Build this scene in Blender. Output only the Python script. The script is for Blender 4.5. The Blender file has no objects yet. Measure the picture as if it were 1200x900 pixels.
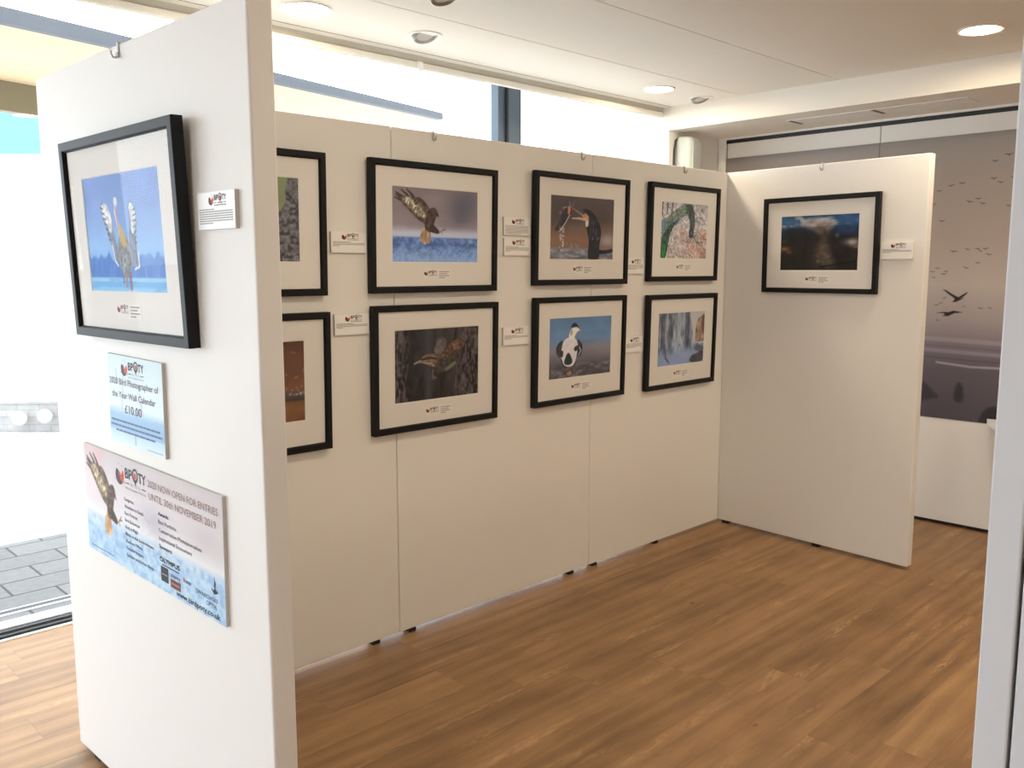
import bpy, bmesh, math, random
import numpy as np
from mathutils import Matrix, Vector

random.seed(7)
C = bpy.context.scene.collection
PI = math.pi

# ------------------------------------------------------------------ measured layout (metres)
F_PX = 1031.9
CAM = (-0.981, -3.009, 1.615)
YAW, PITCH, ROLL = 0.7948, 0.1294, -0.001
PW = 1.2764                      # display panel width
PH, PB = 2.2, 0.02               # panel top, gap under the panel
AF, AR = 0.0318, -0.0686         # small turn of the front and the right panel
CEIL, SOFF = 2.718, 2.563
XB, XW = 4.156, 4.78             # bulkhead face, right wall face

# ------------------------------------------------------------------ node helpers
def s2l(c):
    c = np.asarray(c, float)
    return np.where(c <= 0.04045, c / 12.92, ((c + 0.055) / 1.055) ** 2.4)

def rgb(r, g, b):
    v = s2l(np.array([r, g, b]) / 255.0)
    return (float(v[0]), float(v[1]), float(v[2]), 1.0)

def new_mat(name):
    m = bpy.data.materials.new(name)
    m.use_nodes = True
    nt = m.node_tree
    nt.nodes.clear()
    out = nt.nodes.new('ShaderNodeOutputMaterial')
    return m, nt, out

def link(nt, a, b):
    nt.links.new(a, b)

def nd(nt, t, **kw):
    n = nt.nodes.new(t)
    for k, v in kw.items():
        setattr(n, k, v)
    return n

def sv(nt, sock, v):
    """socket or value"""
    if hasattr(v, 'links'):
        nt.links.new(v, sock)
    else:
        sock.default_value = v

def mth(nt, op, a, b=None, c=None):
    n = nd(nt, 'ShaderNodeMath', operation=op)
    sv(nt, n.inputs[0], a)
    if b is not None: sv(nt, n.inputs[1], b)
    if c is not None: sv(nt, n.inputs[2], c)
    return n.outputs[0]

def mixc(nt, fac, a, b, blend='MIX'):
    n = nd(nt, 'ShaderNodeMix', data_type='RGBA', blend_type=blend)
    sv(nt, n.inputs['Factor'], fac)
    sv(nt, n.inputs[6], a)
    sv(nt, n.inputs[7], b)
    return n.outputs[2]

def pmat(name, col, rough=0.5, metal=0.0, var=0.04, scale=9.0, bump=0.0, bscale=180.0, spec=0.5):
    """painted / plastic / metal surface with a faint procedural unevenness"""
    m, nt, out = new_mat(name)
    p = nd(nt, 'ShaderNodeBsdfPrincipled')
    tc = nd(nt, 'ShaderNodeTexCoord')
    nz = nd(nt, 'ShaderNodeTexNoise'); nz.inputs['Scale'].default_value = scale
    nz.inputs['Detail'].default_value = 3
    link(nt, tc.outputs['Object'], nz.inputs['Vector'])
    c = np.array(col[:3])
    lo = tuple(c * (1 - var)) + (1,)
    hi = tuple(np.minimum(c * (1 + var), 1)) + (1,)
    link(nt, mixc(nt, nz.outputs['Fac'], lo, hi), p.inputs['Base Color'])
    p.inputs['Roughness'].default_value = rough
    p.inputs['Metallic'].default_value = metal
    p.inputs['Specular IOR Level'].default_value = spec
    if bump:
        n2 = nd(nt, 'ShaderNodeTexNoise'); n2.inputs['Scale'].default_value = bscale
        link(nt, tc.outputs['Object'], n2.inputs['Vector'])
        b = nd(nt, 'ShaderNodeBump'); b.inputs['Strength'].default_value = bump
        b.inputs['Distance'].default_value = 0.002
        link(nt, n2.outputs['Fac'], b.inputs['Height'])
        link(nt, b.outputs['Normal'], p.inputs['Normal'])
    link(nt, p.outputs['BSDF'], out.inputs['Surface'])
    return m

def emat(name, col, strength):
    m, nt, out = new_mat(name)
    e = nd(nt, 'ShaderNodeEmission')
    e.inputs['Color'].default_value = col
    e.inputs['Strength'].default_value = strength
    link(nt, e.outputs[0], out.inputs['Surface'])
    return m

def glass_mat(name, refl, tint=(1, 1, 1, 1)):
    m, nt, out = new_mat(name)
    t = nd(nt, 'ShaderNodeBsdfTransparent'); t.inputs['Color'].default_value = tint
    g = nd(nt, 'ShaderNodeBsdfGlossy'); g.inputs['Roughness'].default_value = 0.02
    lw = nd(nt, 'ShaderNodeFresnel'); lw.inputs['IOR'].default_value = 1.45
    f = mth(nt, 'MULTIPLY', lw.outputs[0], refl)
    mx = nd(nt, 'ShaderNodeMixShader')
    link(nt, f, mx.inputs[0]); link(nt, t.outputs[0], mx.inputs[1]); link(nt, g.outputs[0], mx.inputs[2])
    link(nt, mx.outputs[0], out.inputs['Surface'])
    return m

def col_attr_mat(name, rough):
    m, nt, out = new_mat(name)
    p = nd(nt, 'ShaderNodeBsdfPrincipled')
    a = nd(nt, 'ShaderNodeVertexColor'); a.layer_name = 'Col'
    link(nt, a.outputs['Color'], p.inputs['Base Color'])
    p.inputs['Roughness'].default_value = rough
    p.inputs['Specular IOR Level'].default_value = 0.2
    link(nt, p.outputs['BSDF'], out.inputs['Surface'])
    return m

def wood_floor_mat():
    m, nt, out = new_mat('oak_plank_floor')
    p = nd(nt, 'ShaderNodeBsdfPrincipled')
    tc = nd(nt, 'ShaderNodeTexCoord')
    sp = nd(nt, 'ShaderNodeSeparateXYZ'); link(nt, tc.outputs['Object'], sp.inputs[0])
    x, y = sp.outputs[0], sp.outputs[1]
    W, L = 0.185, 1.55
    yr = mth(nt, 'DIVIDE', y, W)
    row = mth(nt, 'FLOOR', yr)
    fy = mth(nt, 'FRACT', yr)
    wn = nd(nt, 'ShaderNodeTexWhiteNoise', noise_dimensions='1D'); link(nt, row, wn.inputs['W'])
    xo = mth(nt, 'ADD', mth(nt, 'DIVIDE', x, L), mth(nt, 'MULTIPLY', wn.outputs['Value'], 7.3))
    pl = mth(nt, 'FLOOR', xo)
    fx = mth(nt, 'FRACT', xo)
    cb = nd(nt, 'ShaderNodeCombineXYZ'); link(nt, row, cb.inputs[0]); link(nt, pl, cb.inputs[1])
    w2 = nd(nt, 'ShaderNodeTexWhiteNoise', noise_dimensions='2D'); link(nt, cb.outputs[0], w2.inputs['Vector'])
    ry = w2.outputs['Value']
    # grain coordinates, shifted per plank
    gv = nd(nt, 'ShaderNodeCombineXYZ')
    link(nt, mth(nt, 'ADD', mth(nt, 'MULTIPLY', x, 1.1), mth(nt, 'MULTIPLY', ry, 31.0)), gv.inputs[0])
    link(nt, mth(nt, 'ADD', mth(nt, 'MULTIPLY', y, 9.0), mth(nt, 'MULTIPLY', ry, 17.0)), gv.inputs[1])
    n1 = nd(nt, 'ShaderNodeTexNoise'); n1.inputs['Scale'].default_value = 2.3
    n1.inputs['Detail'].default_value = 7; n1.inputs['Roughness'].default_value = 0.68
    n1.inputs['Distortion'].default_value = 0.6
    link(nt, gv.outputs[0], n1.inputs['Vector'])
    wv = nd(nt, 'ShaderNodeTexWave', wave_type='BANDS', bands_direction='Y')
    wv.inputs['Scale'].default_value = 0.35; wv.inputs['Distortion'].default_value = 11.0
    wv.inputs['Detail'].default_value = 2.0; wv.inputs['Detail Scale'].default_value = 0.7
    link(nt, gv.outputs[0], wv.inputs['Vector'])
    n3 = nd(nt, 'ShaderNodeTexNoise'); n3.inputs['Scale'].default_value = 3.5
    link(nt, tc.outputs['Object'], n3.inputs['Vector'])
    cr = nd(nt, 'ShaderNodeValToRGB')
    e = cr.color_ramp.elements
    e[0].position, e[0].color = 0.25, FLOOR_D
    e[1].position, e[1].color = 0.78, FLOOR_L
    g = mth(nt, 'ADD', mth(nt, 'MULTIPLY', n1.outputs['Fac'], 0.50),
            mth(nt, 'ADD', mth(nt, 'MULTIPLY', wv.outputs['Fac'], 0.10),
                mth(nt, 'ADD', mth(nt, 'MULTIPLY', ry, 0.15), mth(nt, 'MULTIPLY', n3.outputs['Fac'], 0.22))))
    link(nt, g, cr.inputs[0])
    # paler cathedral figure in patches
    fv = nd(nt, 'ShaderNodeCombineXYZ')
    link(nt, mth(nt, 'ADD', mth(nt, 'MULTIPLY', x, 1.9), mth(nt, 'MULTIPLY', ry, 53.0)), fv.inputs[0])
    link(nt, mth(nt, 'ADD', mth(nt, 'MULTIPLY', y, 13.0), mth(nt, 'MULTIPLY', ry, 29.0)), fv.inputs[1])
    n4 = nd(nt, 'ShaderNodeTexNoise'); n4.inputs['Scale'].default_value = 0.9; n4.inputs['Detail'].default_value = 2
    link(nt, fv.outputs[0], n4.inputs['Vector'])
    n5 = nd(nt, 'ShaderNodeTexNoise'); n5.inputs['Scale'].default_value = 7.0; n5.inputs['Detail'].default_value = 4; n5.inputs['Distortion'].default_value = 1.5
    link(nt, fv.outputs[0], n5.inputs['Vector'])
    fg_ = nd(nt, 'ShaderNodeMapRange'); fg_.inputs[1].default_value = 0.60; fg_.inputs[2].default_value = 0.70
    link(nt, n4.outputs['Fac'], fg_.inputs[0])
    fm = nd(nt, 'ShaderNodeMapRange'); fm.inputs[1].default_value = 0.42; fm.inputs[2].default_value = 0.62
    link(nt, n5.outputs['Fac'], fm.inputs[0])
    figure = mth(nt, 'MULTIPLY', mth(nt, 'MULTIPLY', fg_.outputs[0], fm.outputs[0]), 0.55)
    base_col = mixc(nt, figure, cr.outputs[0], FLOOR_F)
    # knots
    vo = nd(nt, 'ShaderNodeTexVoronoi'); vo.inputs['Scale'].default_value = 1.0
    kv = nd(nt, 'ShaderNodeCombineXYZ')
    link(nt, mth(nt, 'MULTIPLY', x, 1.7), kv.inputs[0]); link(nt, mth(nt, 'MULTIPLY', y, 3.1), kv.inputs[1])
    link(nt, kv.outputs[0], vo.inputs['Vector'])
    kn = nd(nt, 'ShaderNodeMapRange'); kn.inputs[1].default_value = 0.008; kn.inputs[2].default_value = 0.04
    kn.inputs[3].default_value = 0.75; kn.inputs[4].default_value = 0.0
    link(nt, vo.outputs['Distance'], kn.inputs[0])
    c1 = mixc(nt, kn.outputs[0], base_col, (0.055, 0.026, 0.012, 1))
    # seams between planks
    ey = mth(nt, 'LESS_THAN', mth(nt, 'MINIMUM', fy, mth(nt, 'SUBTRACT', 1.0, fy)), 0.009)
    ex = mth(nt, 'LESS_THAN', mth(nt, 'MINIMUM', fx, mth(nt, 'SUBTRACT', 1.0, fx)), 0.0011)
    seam = mth(nt, 'MULTIPLY', mth(nt, 'MAXIMUM', ex, ey), 0.17)
    c2 = mixc(nt, seam, c1, (0.05, 0.024, 0.012, 1))
    link(nt, c2, p.inputs['Base Color'])
    link(nt, mth(nt, 'ADD', mth(nt, 'MULTIPLY', n1.outputs['Fac'], 0.2), 0.42), p.inputs['Roughness'])
    p.inputs['Specular IOR Level'].default_value = 0.3
    b = nd(nt, 'ShaderNodeBump'); b.inputs['Strength'].default_value = 0.12; b.inputs['Distance'].default_value = 0.002
    link(nt, mth(nt, 'SUBTRACT', n1.outputs['Fac'], seam), b.inputs['Height'])
    link(nt, b.outputs['Normal'], p.inputs['Normal'])
    link(nt, p.outputs['BSDF'], out.inputs['Surface'])
    return m

def paving_mat(name, c1, c2, cm, bw, rh, rot=0.0):
    m, nt, out = new_mat(name)
    p = nd(nt, 'ShaderNodeBsdfPrincipled')
    tc = nd(nt, 'ShaderNodeTexCoord')
    mp = nd(nt, 'ShaderNodeMapping'); mp.inputs['Rotation'].default_value = (0, 0, rot)
    link(nt, tc.outputs['Object'], mp.inputs[0])
    br = nd(nt, 'ShaderNodeTexBrick')
    br.inputs['Color1'].default_value = c1; br.inputs['Color2'].default_value = c2; br.inputs['Mortar'].default_value = cm
    br.inputs['Scale'].default_value = 1.0; br.inputs['Brick Width'].default_value = bw
    br.inputs['Row Height'].default_value = rh; br.inputs['Mortar Size'].default_value = 0.007
    link(nt, mp.outputs[0], br.inputs['Vector'])
    nz = nd(nt, 'ShaderNodeTexNoise'); nz.inputs['Scale'].default_value = 22; nz.inputs['Detail'].default_value = 5
    link(nt, tc.outputs['Object'], nz.inputs['Vector'])
    v = mth(nt, 'ADD', mth(nt, 'MULTIPLY', nz.outputs['Fac'], 0.5), 0.75)
    vc = nd(nt, 'ShaderNodeCombineXYZ')
    for i in range(3): link(nt, v, vc.inputs[i])
    link(nt, mixc(nt, 1.0, br.outputs['Color'], vc.outputs[0], 'MULTIPLY'), p.inputs['Base Color'])
    p.inputs['Roughness'].default_value = 0.85
    link(nt, p.outputs['BSDF'], out.inputs['Surface'])
    return m

def stone_mat():
    m, nt, out = new_mat('coursed_stone')
    p = nd(nt, 'ShaderNodeBsdfPrincipled')
    tc = nd(nt, 'ShaderNodeTexCoord')
    sp = nd(nt, 'ShaderNodeSeparateXYZ'); link(nt, tc.outputs['Object'], sp.inputs[0])
    cb = nd(nt, 'ShaderNodeCombineXYZ'); link(nt, sp.outputs[0], cb.inputs[0]); link(nt, sp.outputs[2], cb.inputs[1])
    br = nd(nt, 'ShaderNodeTexBrick')
    br.inputs['Color1'].default_value = (0.16, 0.155, 0.165, 1); br.inputs['Color2'].default_value = (0.24, 0.23, 0.235, 1)
    br.inputs['Mortar'].default_value = (0.10, 0.095, 0.10, 1)
    br.inputs['Scale'].default_value = 1.0; br.inputs['Brick Width'].default_value = 0.22
    br.inputs['Row Height'].default_value = 0.075; br.inputs['Mortar Size'].default_value = 0.006
    link(nt, cb.outputs[0], br.inputs['Vector'])
    nz = nd(nt, 'ShaderNodeTexNoise'); nz.inputs['Scale'].default_value = 9; nz.inputs['Detail'].default_value = 5
    link(nt, tc.outputs['Object'], nz.inputs['Vector'])
    link(nt, mixc(nt, nz.outputs['Fac'], br.outputs['Color'], (0.34, 0.33, 0.31, 1)), p.inputs['Base Color'])
    p.inputs['Roughness'].default_value = 0.9
    link(nt, p.outputs['BSDF'], out.inputs['Surface'])
    return m

FLOOR_D = rgb(108, 80, 54)
FLOOR_L = rgb(182, 143, 102)
FLOOR_F = rgb(206, 166, 122)

M = {}
M['floor'] = wood_floor_mat()
M['panel'] = pmat('white_panel_laminate', (0.80, 0.79, 0.77), 0.55, var=0.015, scale=1.5, bump=0.05, bscale=300)
M['panel_cool_lit'] = pmat('cool_lit_panel_laminate', (0.615, 0.63, 0.665), 0.55, var=0.015, scale=1.5, bump=0.05, bscale=300)  # cooler, darker copy of the panel laminate: dim daylight put into the colour
M['panel_edge'] = pmat('panel_edge_trim', (0.74, 0.735, 0.73), 0.5, var=0.02, scale=4)
M['rubber'] = pmat('black_rubber', (0.012, 0.012, 0.012), 0.8)
M['ceiling'] = pmat('white_ceiling_paint', (0.79, 0.745, 0.665), 0.8, var=0.015, scale=1.2)
M['groove'] = pmat('dark_groove', (0.10, 0.09, 0.08), 0.9)
M['wall'] = pmat('cream_wall_paint', (0.78, 0.75, 0.70), 0.7, var=0.02, scale=1.3)
M['trimw'] = pmat('white_trim_paint', (0.80, 0.78, 0.74), 0.5)
M['track'] = pmat('black_track_metal', (0.010, 0.009, 0.009), 0.5)
M['frame'] = pmat('black_wood_frame', (0.008, 0.0085, 0.010), 0.5, var=0.15, scale=40, bump=0.05, spec=0.22)
M['mat'] = pmat('white_mat_board', (0.80, 0.785, 0.765), 0.9, var=0.01, scale=30)
M['matedge'] = pmat('mat_bevel', (0.85, 0.84, 0.82), 0.9)
M['glass'] = glass_mat('picture_glass', 0.22)
M['pane'] = glass_mat('window_glass', 0.6, (0.97, 0.985, 0.985, 1))
M['print'] = col_attr_mat('print_ink', 0.5)
M['sign'] = pmat('white_sign_board', (0.86, 0.86, 0.86), 0.4, var=0.01)
M['slip'] = pmat('caption_slip_paper', (0.83, 0.815, 0.795), 0.8, var=0.01)
M['plaque_edge'] = pmat('foamboard_edge', (0.60, 0.57, 0.53), 0.8)
M['ink'] = pmat('dark_ink', (0.022, 0.022, 0.028), 0.6)
M['inkgrey'] = pmat('grey_ink', (0.26, 0.26, 0.27), 0.7)
M['inklite'] = pmat('fine_print_ink', (0.36, 0.36, 0.36), 0.7)
M['inkred'] = pmat('orange_red_ink', (0.62, 0.055, 0.022), 0.6)
M['inkredbox'] = pmat('brown_red_ink', (0.20, 0.035, 0.025), 0.6)
M['inkpurple'] = pmat('slate_ink', (0.15, 0.14, 0.19), 0.6)
M['inkwhite'] = pmat('white_ink', (0.8, 0.8, 0.8), 0.6)
M['inkblue'] = pmat('blue_grey_ink', (0.10, 0.17, 0.30), 0.6)
M['inkbrown'] = pmat('warm_brown_ink', (0.30, 0.20, 0.17), 0.6)
M['metal'] = pmat('brushed_metal', (0.42, 0.41, 0.39), 0.35, 1.0, var=0.1, scale=60)
M['blind'] = pmat('taupe_blind_fabric', (0.50, 0.47, 0.40), 0.7, bump=0.1)
M['blind2'] = pmat('cream_blind_tube', (0.72, 0.68, 0.60), 0.7, bump=0.1)
M['clip'] = pmat('white_plastic', (0.85, 0.85, 0.85), 0.4)
M['alu'] = pmat('blue_grey_aluminium', (0.085, 0.115, 0.15), 0.5, 0.2)
M['alu_dark'] = pmat('dark_gasket', (0.012, 0.014, 0.018), 0.6)
M['speaker'] = pmat('pale_grey_plastic', (0.44, 0.47, 0.44), 0.5)
M['grille'] = pmat('grey_grille_cloth', (0.46, 0.49, 0.46), 0.8, bump=0.5, bscale=900)
M['cable'] = pmat('black_cable', (0.015, 0.015, 0.015), 0.6)
M['lightring'] = pmat('white_light_ring', (0.78, 0.75, 0.70), 0.4)
M['lamp_on'] = emat('lit_diffuser', (1.0, 0.83, 0.60, 1), 225.0)
M['lamp_off'] = pmat('satin_reflector', (0.30, 0.29, 0.27), 0.35, 0.6)
M['lens_off'] = pmat('unlit_lens', (0.55, 0.52, 0.48), 0.2)
M['slot'] = pmat('vent_slot_dark', (0.16, 0.13, 0.10), 0.8)
M['table'] = pmat('white_table_laminate', (0.84, 0.84, 0.84), 0.4)
M['paving'] = paving_mat('shaded_paving_slabs', (0.125, 0.125, 0.125, 1), (0.155, 0.155, 0.152, 1), (0.04, 0.04, 0.04, 1), 0.40, 0.22)  # canopy shade put into a darker slab colour
M['pale'] = paving_mat('sunlit_paving', (0.62, 0.61, 0.59, 1), (0.66, 0.65, 0.63, 1), (0.50, 0.49, 0.47, 1), 0.9, 0.6)  # same ground in the sun, brightness put into a paler colour
M['stone'] = stone_mat()
M['sill'] = pmat('white_sill', (0.75, 0.75, 0.73), 0.5)
M['drain'] = pmat('drain_grey', (0.05, 0.05, 0.052), 0.7)
M['fascia'] = pmat('blue_grey_fascia', (0.048, 0.052, 0.062), 0.55, var=0.12, scale=3)
M['soffit'] = pmat('cream_canopy_boards', (0.60, 0.435, 0.265), 0.7, var=0.16, scale=2.2)
M['olive'] = pmat('olive_beam_paint', (0.20, 0.17, 0.105), 0.7)
M['white_render'] = pmat('white_render', (0.82, 0.82, 0.82), 0.9)
M['cyan_sky'] = pmat('pale_blue_sky_band', (0.085, 0.30, 0.335), 0.8, var=0.06, scale=0.8)  # colour of the sky seen above the roofline
M['globe'] = pmat('white_globe', (0.9, 0.9, 0.9), 0.4)

# ------------------------------------------------------------------ mesh builder
class MB:
    def __init__(s):
        s.v, s.f, s.m, s.c = [], [], [], []
        s.mats = []
        s.smooth = False
    def mi(s, mat):
        if mat not in s.mats: s.mats.append(mat)
        return s.mats.index(mat)
    def poly(s, pts, mat, col=(1, 1, 1)):
        b = len(s.v); s.v += [tuple(p) for p in pts]; s.c += [tuple(col[:3])] * len(pts)
        s.f.append(tuple(range(b, b + len(pts)))); s.m.append(s.mi(mat))
    def raw(s, v, f, mat, col=(1, 1, 1)):
        b = len(s.v); s.v += [tuple(p) for p in v]; s.c += [tuple(col[:3])] * len(v)
        i = s.mi(mat)
        for q in f: s.f.append(tuple(b + k for k in q)); s.m.append(i)
    def box(s, x0, x1, y0, y1, z0, z1, mat, bev=0.0):
        if bev <= 0:
            v = [(x0,y0,z0),(x1,y0,z0),(x1,y1,z0),(x0,y1,z0),(x0,y0,z1),(x1,y0,z1),(x1,y1,z1),(x0,y1,z1)]
            f = [(0,3,2,1),(4,5,6,7),(0,1,5,4),(1,2,6,5),(2,3,7,6),(3,0,4,7)]
            s.raw(v, f, mat); return
        bm = bmesh.new(); bmesh.ops.create_cube(bm, size=1)
        for q in bm.verts:
            q.co = Vector((x0 + (q.co.x + .5) * (x1 - x0), y0 + (q.co.y + .5) * (y1 - y0), z0 + (q.co.z + .5) * (z1 - z0)))
        bmesh.ops.bevel(bm, geom=bm.edges[:], offset=bev, segments=2, affect='EDGES', profile=0.5)
        s.bm(bm, mat)
    def bm(s, bm, mat):
        bm.verts.index_update()
        s.raw([q.co[:] for q in bm.verts], [[w.index for w in f.verts] for f in bm.faces], mat); bm.free()
    def lathe(s, prof, mat, n=40, c=(0, 0, 0), axis='z'):
        v = []; f = []
        k = len(prof)
        for i in range(n):
            a = 2 * PI * i / n
            for r, h in prof:
                if axis == 'z': v.append((c[0] + r * math.cos(a), c[1] + r * math.sin(a), c[2] + h))
                else: v.append((c[0] + r * math.cos(a), c[1] + h, c[2] + r * math.sin(a)))
        for i in range(n):
            j = (i + 1) % n
            for t in range(k - 1):
                f.append((i * k + t, j * k + t, j * k + t + 1, i * k + t + 1))
        s.raw(v, f, mat)
    def tube(s, pts, r, mat, n=10):
        pts = [Vector(p) for p in pts]; v = []; f = []
        for i, p in enumerate(pts):
            t = (pts[min(i + 1, len(pts) - 1)] - pts[max(i - 1, 0)]).normalized()
            a = t.orthogonal().normalized() if i == 0 else (a - t * a.dot(t)).normalized()
            b = t.cross(a)
            for k in range(n):
                an = 2 * PI * k / n
                v.append(tuple(p + r * (math.cos(an) * a + math.sin(an) * b)))
        for i in range(len(pts) - 1):
            for k in range(n):
                j = (k + 1) % n
                f.append((i * n + k, i * n + j, i * n + n + j, i * n + n + k))
        f.append(tuple(range(n))[::-1]); f.append(tuple(range(len(v) - n, len(v))))
        s.raw(v, f, mat)
    def mesh(s, name, smooth=False):
        me = bpy.data.meshes.new(name)
        me.from_pydata(s.v, [], s.f)
        for m in s.mats: me.materials.append(m)
        me.polygons.foreach_set('material_index', s.m)
        if smooth or s.smooth:
            me.polygons.foreach_set('use_smooth', [True] * len(s.f))
        a = me.color_attributes.new('Col', 'FLOAT_COLOR', 'POINT')
        cc = np.ones((len(s.v), 4), np.float32); cc[:, :3] = np.array(s.c, np.float32).reshape(-1, 3)
        a.data.foreach_set('color', cc.ravel())
        me.update()
        return me
    def build(s, name, parent=None, smooth=False):
        o = bpy.data.objects.new(name, s.mesh(name, smooth)); C.objects.link(o)
        if parent: o.parent = parent
        if smooth:
            try:
                md = None
                o.data.set_sharp_from_angle(angle=math.radians(35))
            except Exception: pass
        return o

def tag(o, label=None, cat=None, group=None, kind=None):
    if label: o['label'] = label
    if cat: o['category'] = cat
    if group: o['group'] = group
    if kind: o['kind'] = kind
    return o

def empty(name, loc, rz=0.0, label=None, cat=None, group=None, rx=0.0):
    o = bpy.data.objects.new(name, None); C.objects.link(o)
    o.empty_display_size = 0.1
    o.location = loc; o.rotation_euler = (rx, 0, rz)
    return tag(o, label, cat, group)

def struct(mb, name, parent=None):
    o = mb.build(name, parent)
    if not parent: o['kind'] = 'structure'
    return o

# ------------------------------------------------------------------ lettering (real glyph outlines)
_tc = {}
def glyphs(text, res=3):
    if (text, res) in _tc: return _tc[(text, res)]
    cu = bpy.data.curves.new('lettering_curve', 'FONT')
    cu.body = text; cu.size = 1.0; cu.resolution_u = res; cu.align_x = 'LEFT'
    ob = bpy.data.objects.new('lettering_curve', cu); C.objects.link(ob)
    bpy.context.view_layer.update()
    me = bpy.data.meshes.new_from_object(ob.evaluated_get(bpy.context.evaluated_depsgraph_get()))
    v = [(p.co.x, p.co.y) for p in me.vertices]; f = [tuple(p.vertices) for p in me.polygons]
    bpy.data.objects.remove(ob); bpy.data.curves.remove(cu); bpy.data.meshes.remove(me)
    xs = [p[0] for p in v]; x0, x1 = min(xs), max(xs)
    v = [(p[0] - x0, p[1]) for p in v]
    _tc[(text, res)] = (v, f, x1 - x0)
    return _tc[(text, res)]

def text(mb, s, x, z, width, mat, y, height=None, bold=0.0, res=3):
    """lettering from x to x+width, base line z, on the plane y (viewer at -y)"""
    v, f, w = glyphs(s, res)
    sx = width / w
    sz = (height / 0.73) if height else sx      # cap height of the built-in face is about 0.73 em
    shifts = [(0, 0)] if not bold else [(-bold, 0), (bold, 0), (0, bold), (0, -bold)]
    for k, (dx, dz) in enumerate(shifts):
        mb.raw([(x + p[0] * sx + dx, y - k * 2e-5, z + p[1] * sz + dz) for p in v], f, mat)

def fine_print(mb, x0, x1, z, h, mat, y, rnd, ragged=1.0):
    """a line of copy too small to read: word-long strokes"""
    x = x0
    end = x0 + (x1 - x0) * ragged
    while x < end - 0.002:
        w = rnd.uniform(0.006, 0.016) * (h / 0.0025)
        w = min(w, end - x)
        mb.poly([(x, y, z), (x + w, y, z), (x + w, y, z + h), (x, y, z + h)], mat)
        x += w + 0.35 * h

def emblem(mb, cx, cz, r, y):
    """round mark: dark wing on the left, orange-red wing on the right"""
    def arc(c, rr, a0, a1, n=14): return [(c[0] + rr * math.cos(math.radians(a0 + (a1 - a0) * i / n)), c[1] + rr * math.sin(math.radians(a0 + (a1 - a0) * i / n))) for i in range(n + 1)]
    outer = arc((0, 0), 1.0, 135, 300)
    inner = [(0.42, -0.45), (0.24, -0.05), (0.02, 0.30), (-0.35, 0.58)]
    P = outer + inner
    mb.poly([(cx + p[0] * r, y, cz + p[1] * r) for p in P], M['ink'])
    P = arc((0.05, 0), 1.0, -58, 42) + [(0.52, 0.28), (0.30, 0.02), (0.34, -0.35)]
    mb.poly([(cx + p[0] * r, y, cz + p[1] * r) for p in P], M['inkred'])
    P = [(-0.30, 0.25), (0.02, -0.10), (0.16, -0.62), (0.40, -0.30), (0.30, 0.1), (-0.05, 0.42)]
    mb.poly([(cx + p[0] * r, y - 4e-5, cz + p[1] * r) for p in P], M['inkred'])
    for a in (60, 95, 205, 330):
        q = (cx + 1.25 * r * math.cos(math.radians(a)), cz + 1.25 * r * math.sin(math.radians(a)))
        d = 0.08 * r
        mb.poly([(q[0] - d, y, q[1] - d), (q[0] + d, y, q[1] - d), (q[0] + d, y, q[1] + d), (q[0] - d, y, q[1] + d)], M['inkgrey'])

def logo(mb, x, z, w, y, rnd, tiny=True, small=False, ink=None):
    """the competition mark: emblem, BPOTY with a pin-shaped O, a ruled line and a strap line.
    x..x+w wide, top at z"""
    ink = ink or M['ink']
    r = 0.135 * w
    emblem(mb, x + r * 1.1, z - 0.19 * w, r, y)
    lx = x + 0.34 * w; lw = 0.66 * w; ch = 0.15 * w
    zb = z - 0.04 * w - ch
    bd = 0.0035 * w * 1.6
    text(mb, 'BP', lx, zb, lw * 0.34, ink, y, ch, bold=bd)
    text(mb, 'TY', lx + lw * 0.66, zb, lw * 0.34, ink, y, ch, bold=bd)
    cx = lx + lw * 0.5; cz = zb + ch * 0.55; R = ch * 0.62
    n = 20
    ro = [(cx + R * math.cos(2 * PI * i / n), cz + R * 1.1 * math.sin(2 * PI * i / n)) for i in range(n)]
    ri = [(cx + .68 * R * math.cos(2 * PI * i / n), cz + .05 * R + .72 * R * math.sin(2 * PI * i / n)) for i in range(n)]
    for i in range(n):
        j = (i + 1) % n
        mb.poly([(ro[i][0], y, ro[i][1]), (ro[j][0], y, ro[j][1]), (ri[j][0], y, ri[j][1]), (ri[i][0], y, ri[i][1])], ink)
    mb.poly([(cx + .45 * R * math.cos(2 * PI * i / 12), y, cz - .1 * R + .5 * R * math.sin(2 * PI * i / 12)) for i in range(12)], M['inkred'])
    mb.poly([(cx - .3 * R, y, cz - 1.0 * R), (cx + .3 * R, y, cz - 1.0 * R), (cx + .12 * R, y, cz - 1.5 * R), (cx - .12 * R, y, cz - 1.5 * R)], ink)
    # — BIRD —
    z2 = zb - 0.095 * w
    if not small:
        text(mb, 'B  I  R  D', lx + lw * 0.27, z2, lw * 0.46, M['inkgrey'], y, 0.045 * w, res=2)
    else:
        fine_print(mb, lx + lw * .3, lx + lw * .72, z2, .035 * w, M['inkgrey'], y, rnd)
    for a, b in ((0, .2), (.8, 1.0)):
        mb.poly([(lx + lw * a, y, z2 + .016 * w), (lx + lw * b, y, z2 + .016 * w), (lx + lw * b, y, z2 + .03 * w), (lx + lw * a, y, z2 + .03 * w)], ink)
    if tiny:
        if small:
            fine_print(mb, lx, lx + lw, z2 - .06 * w, .03 * w, M['inkgrey'], y, rnd)
        else:
            text(mb, 'BIRD PHOTOGRAPHER OF THE YEAR', lx, z2 - .062 * w, lw, M['inkgrey'], y, 0.032 * w, res=2)

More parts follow.
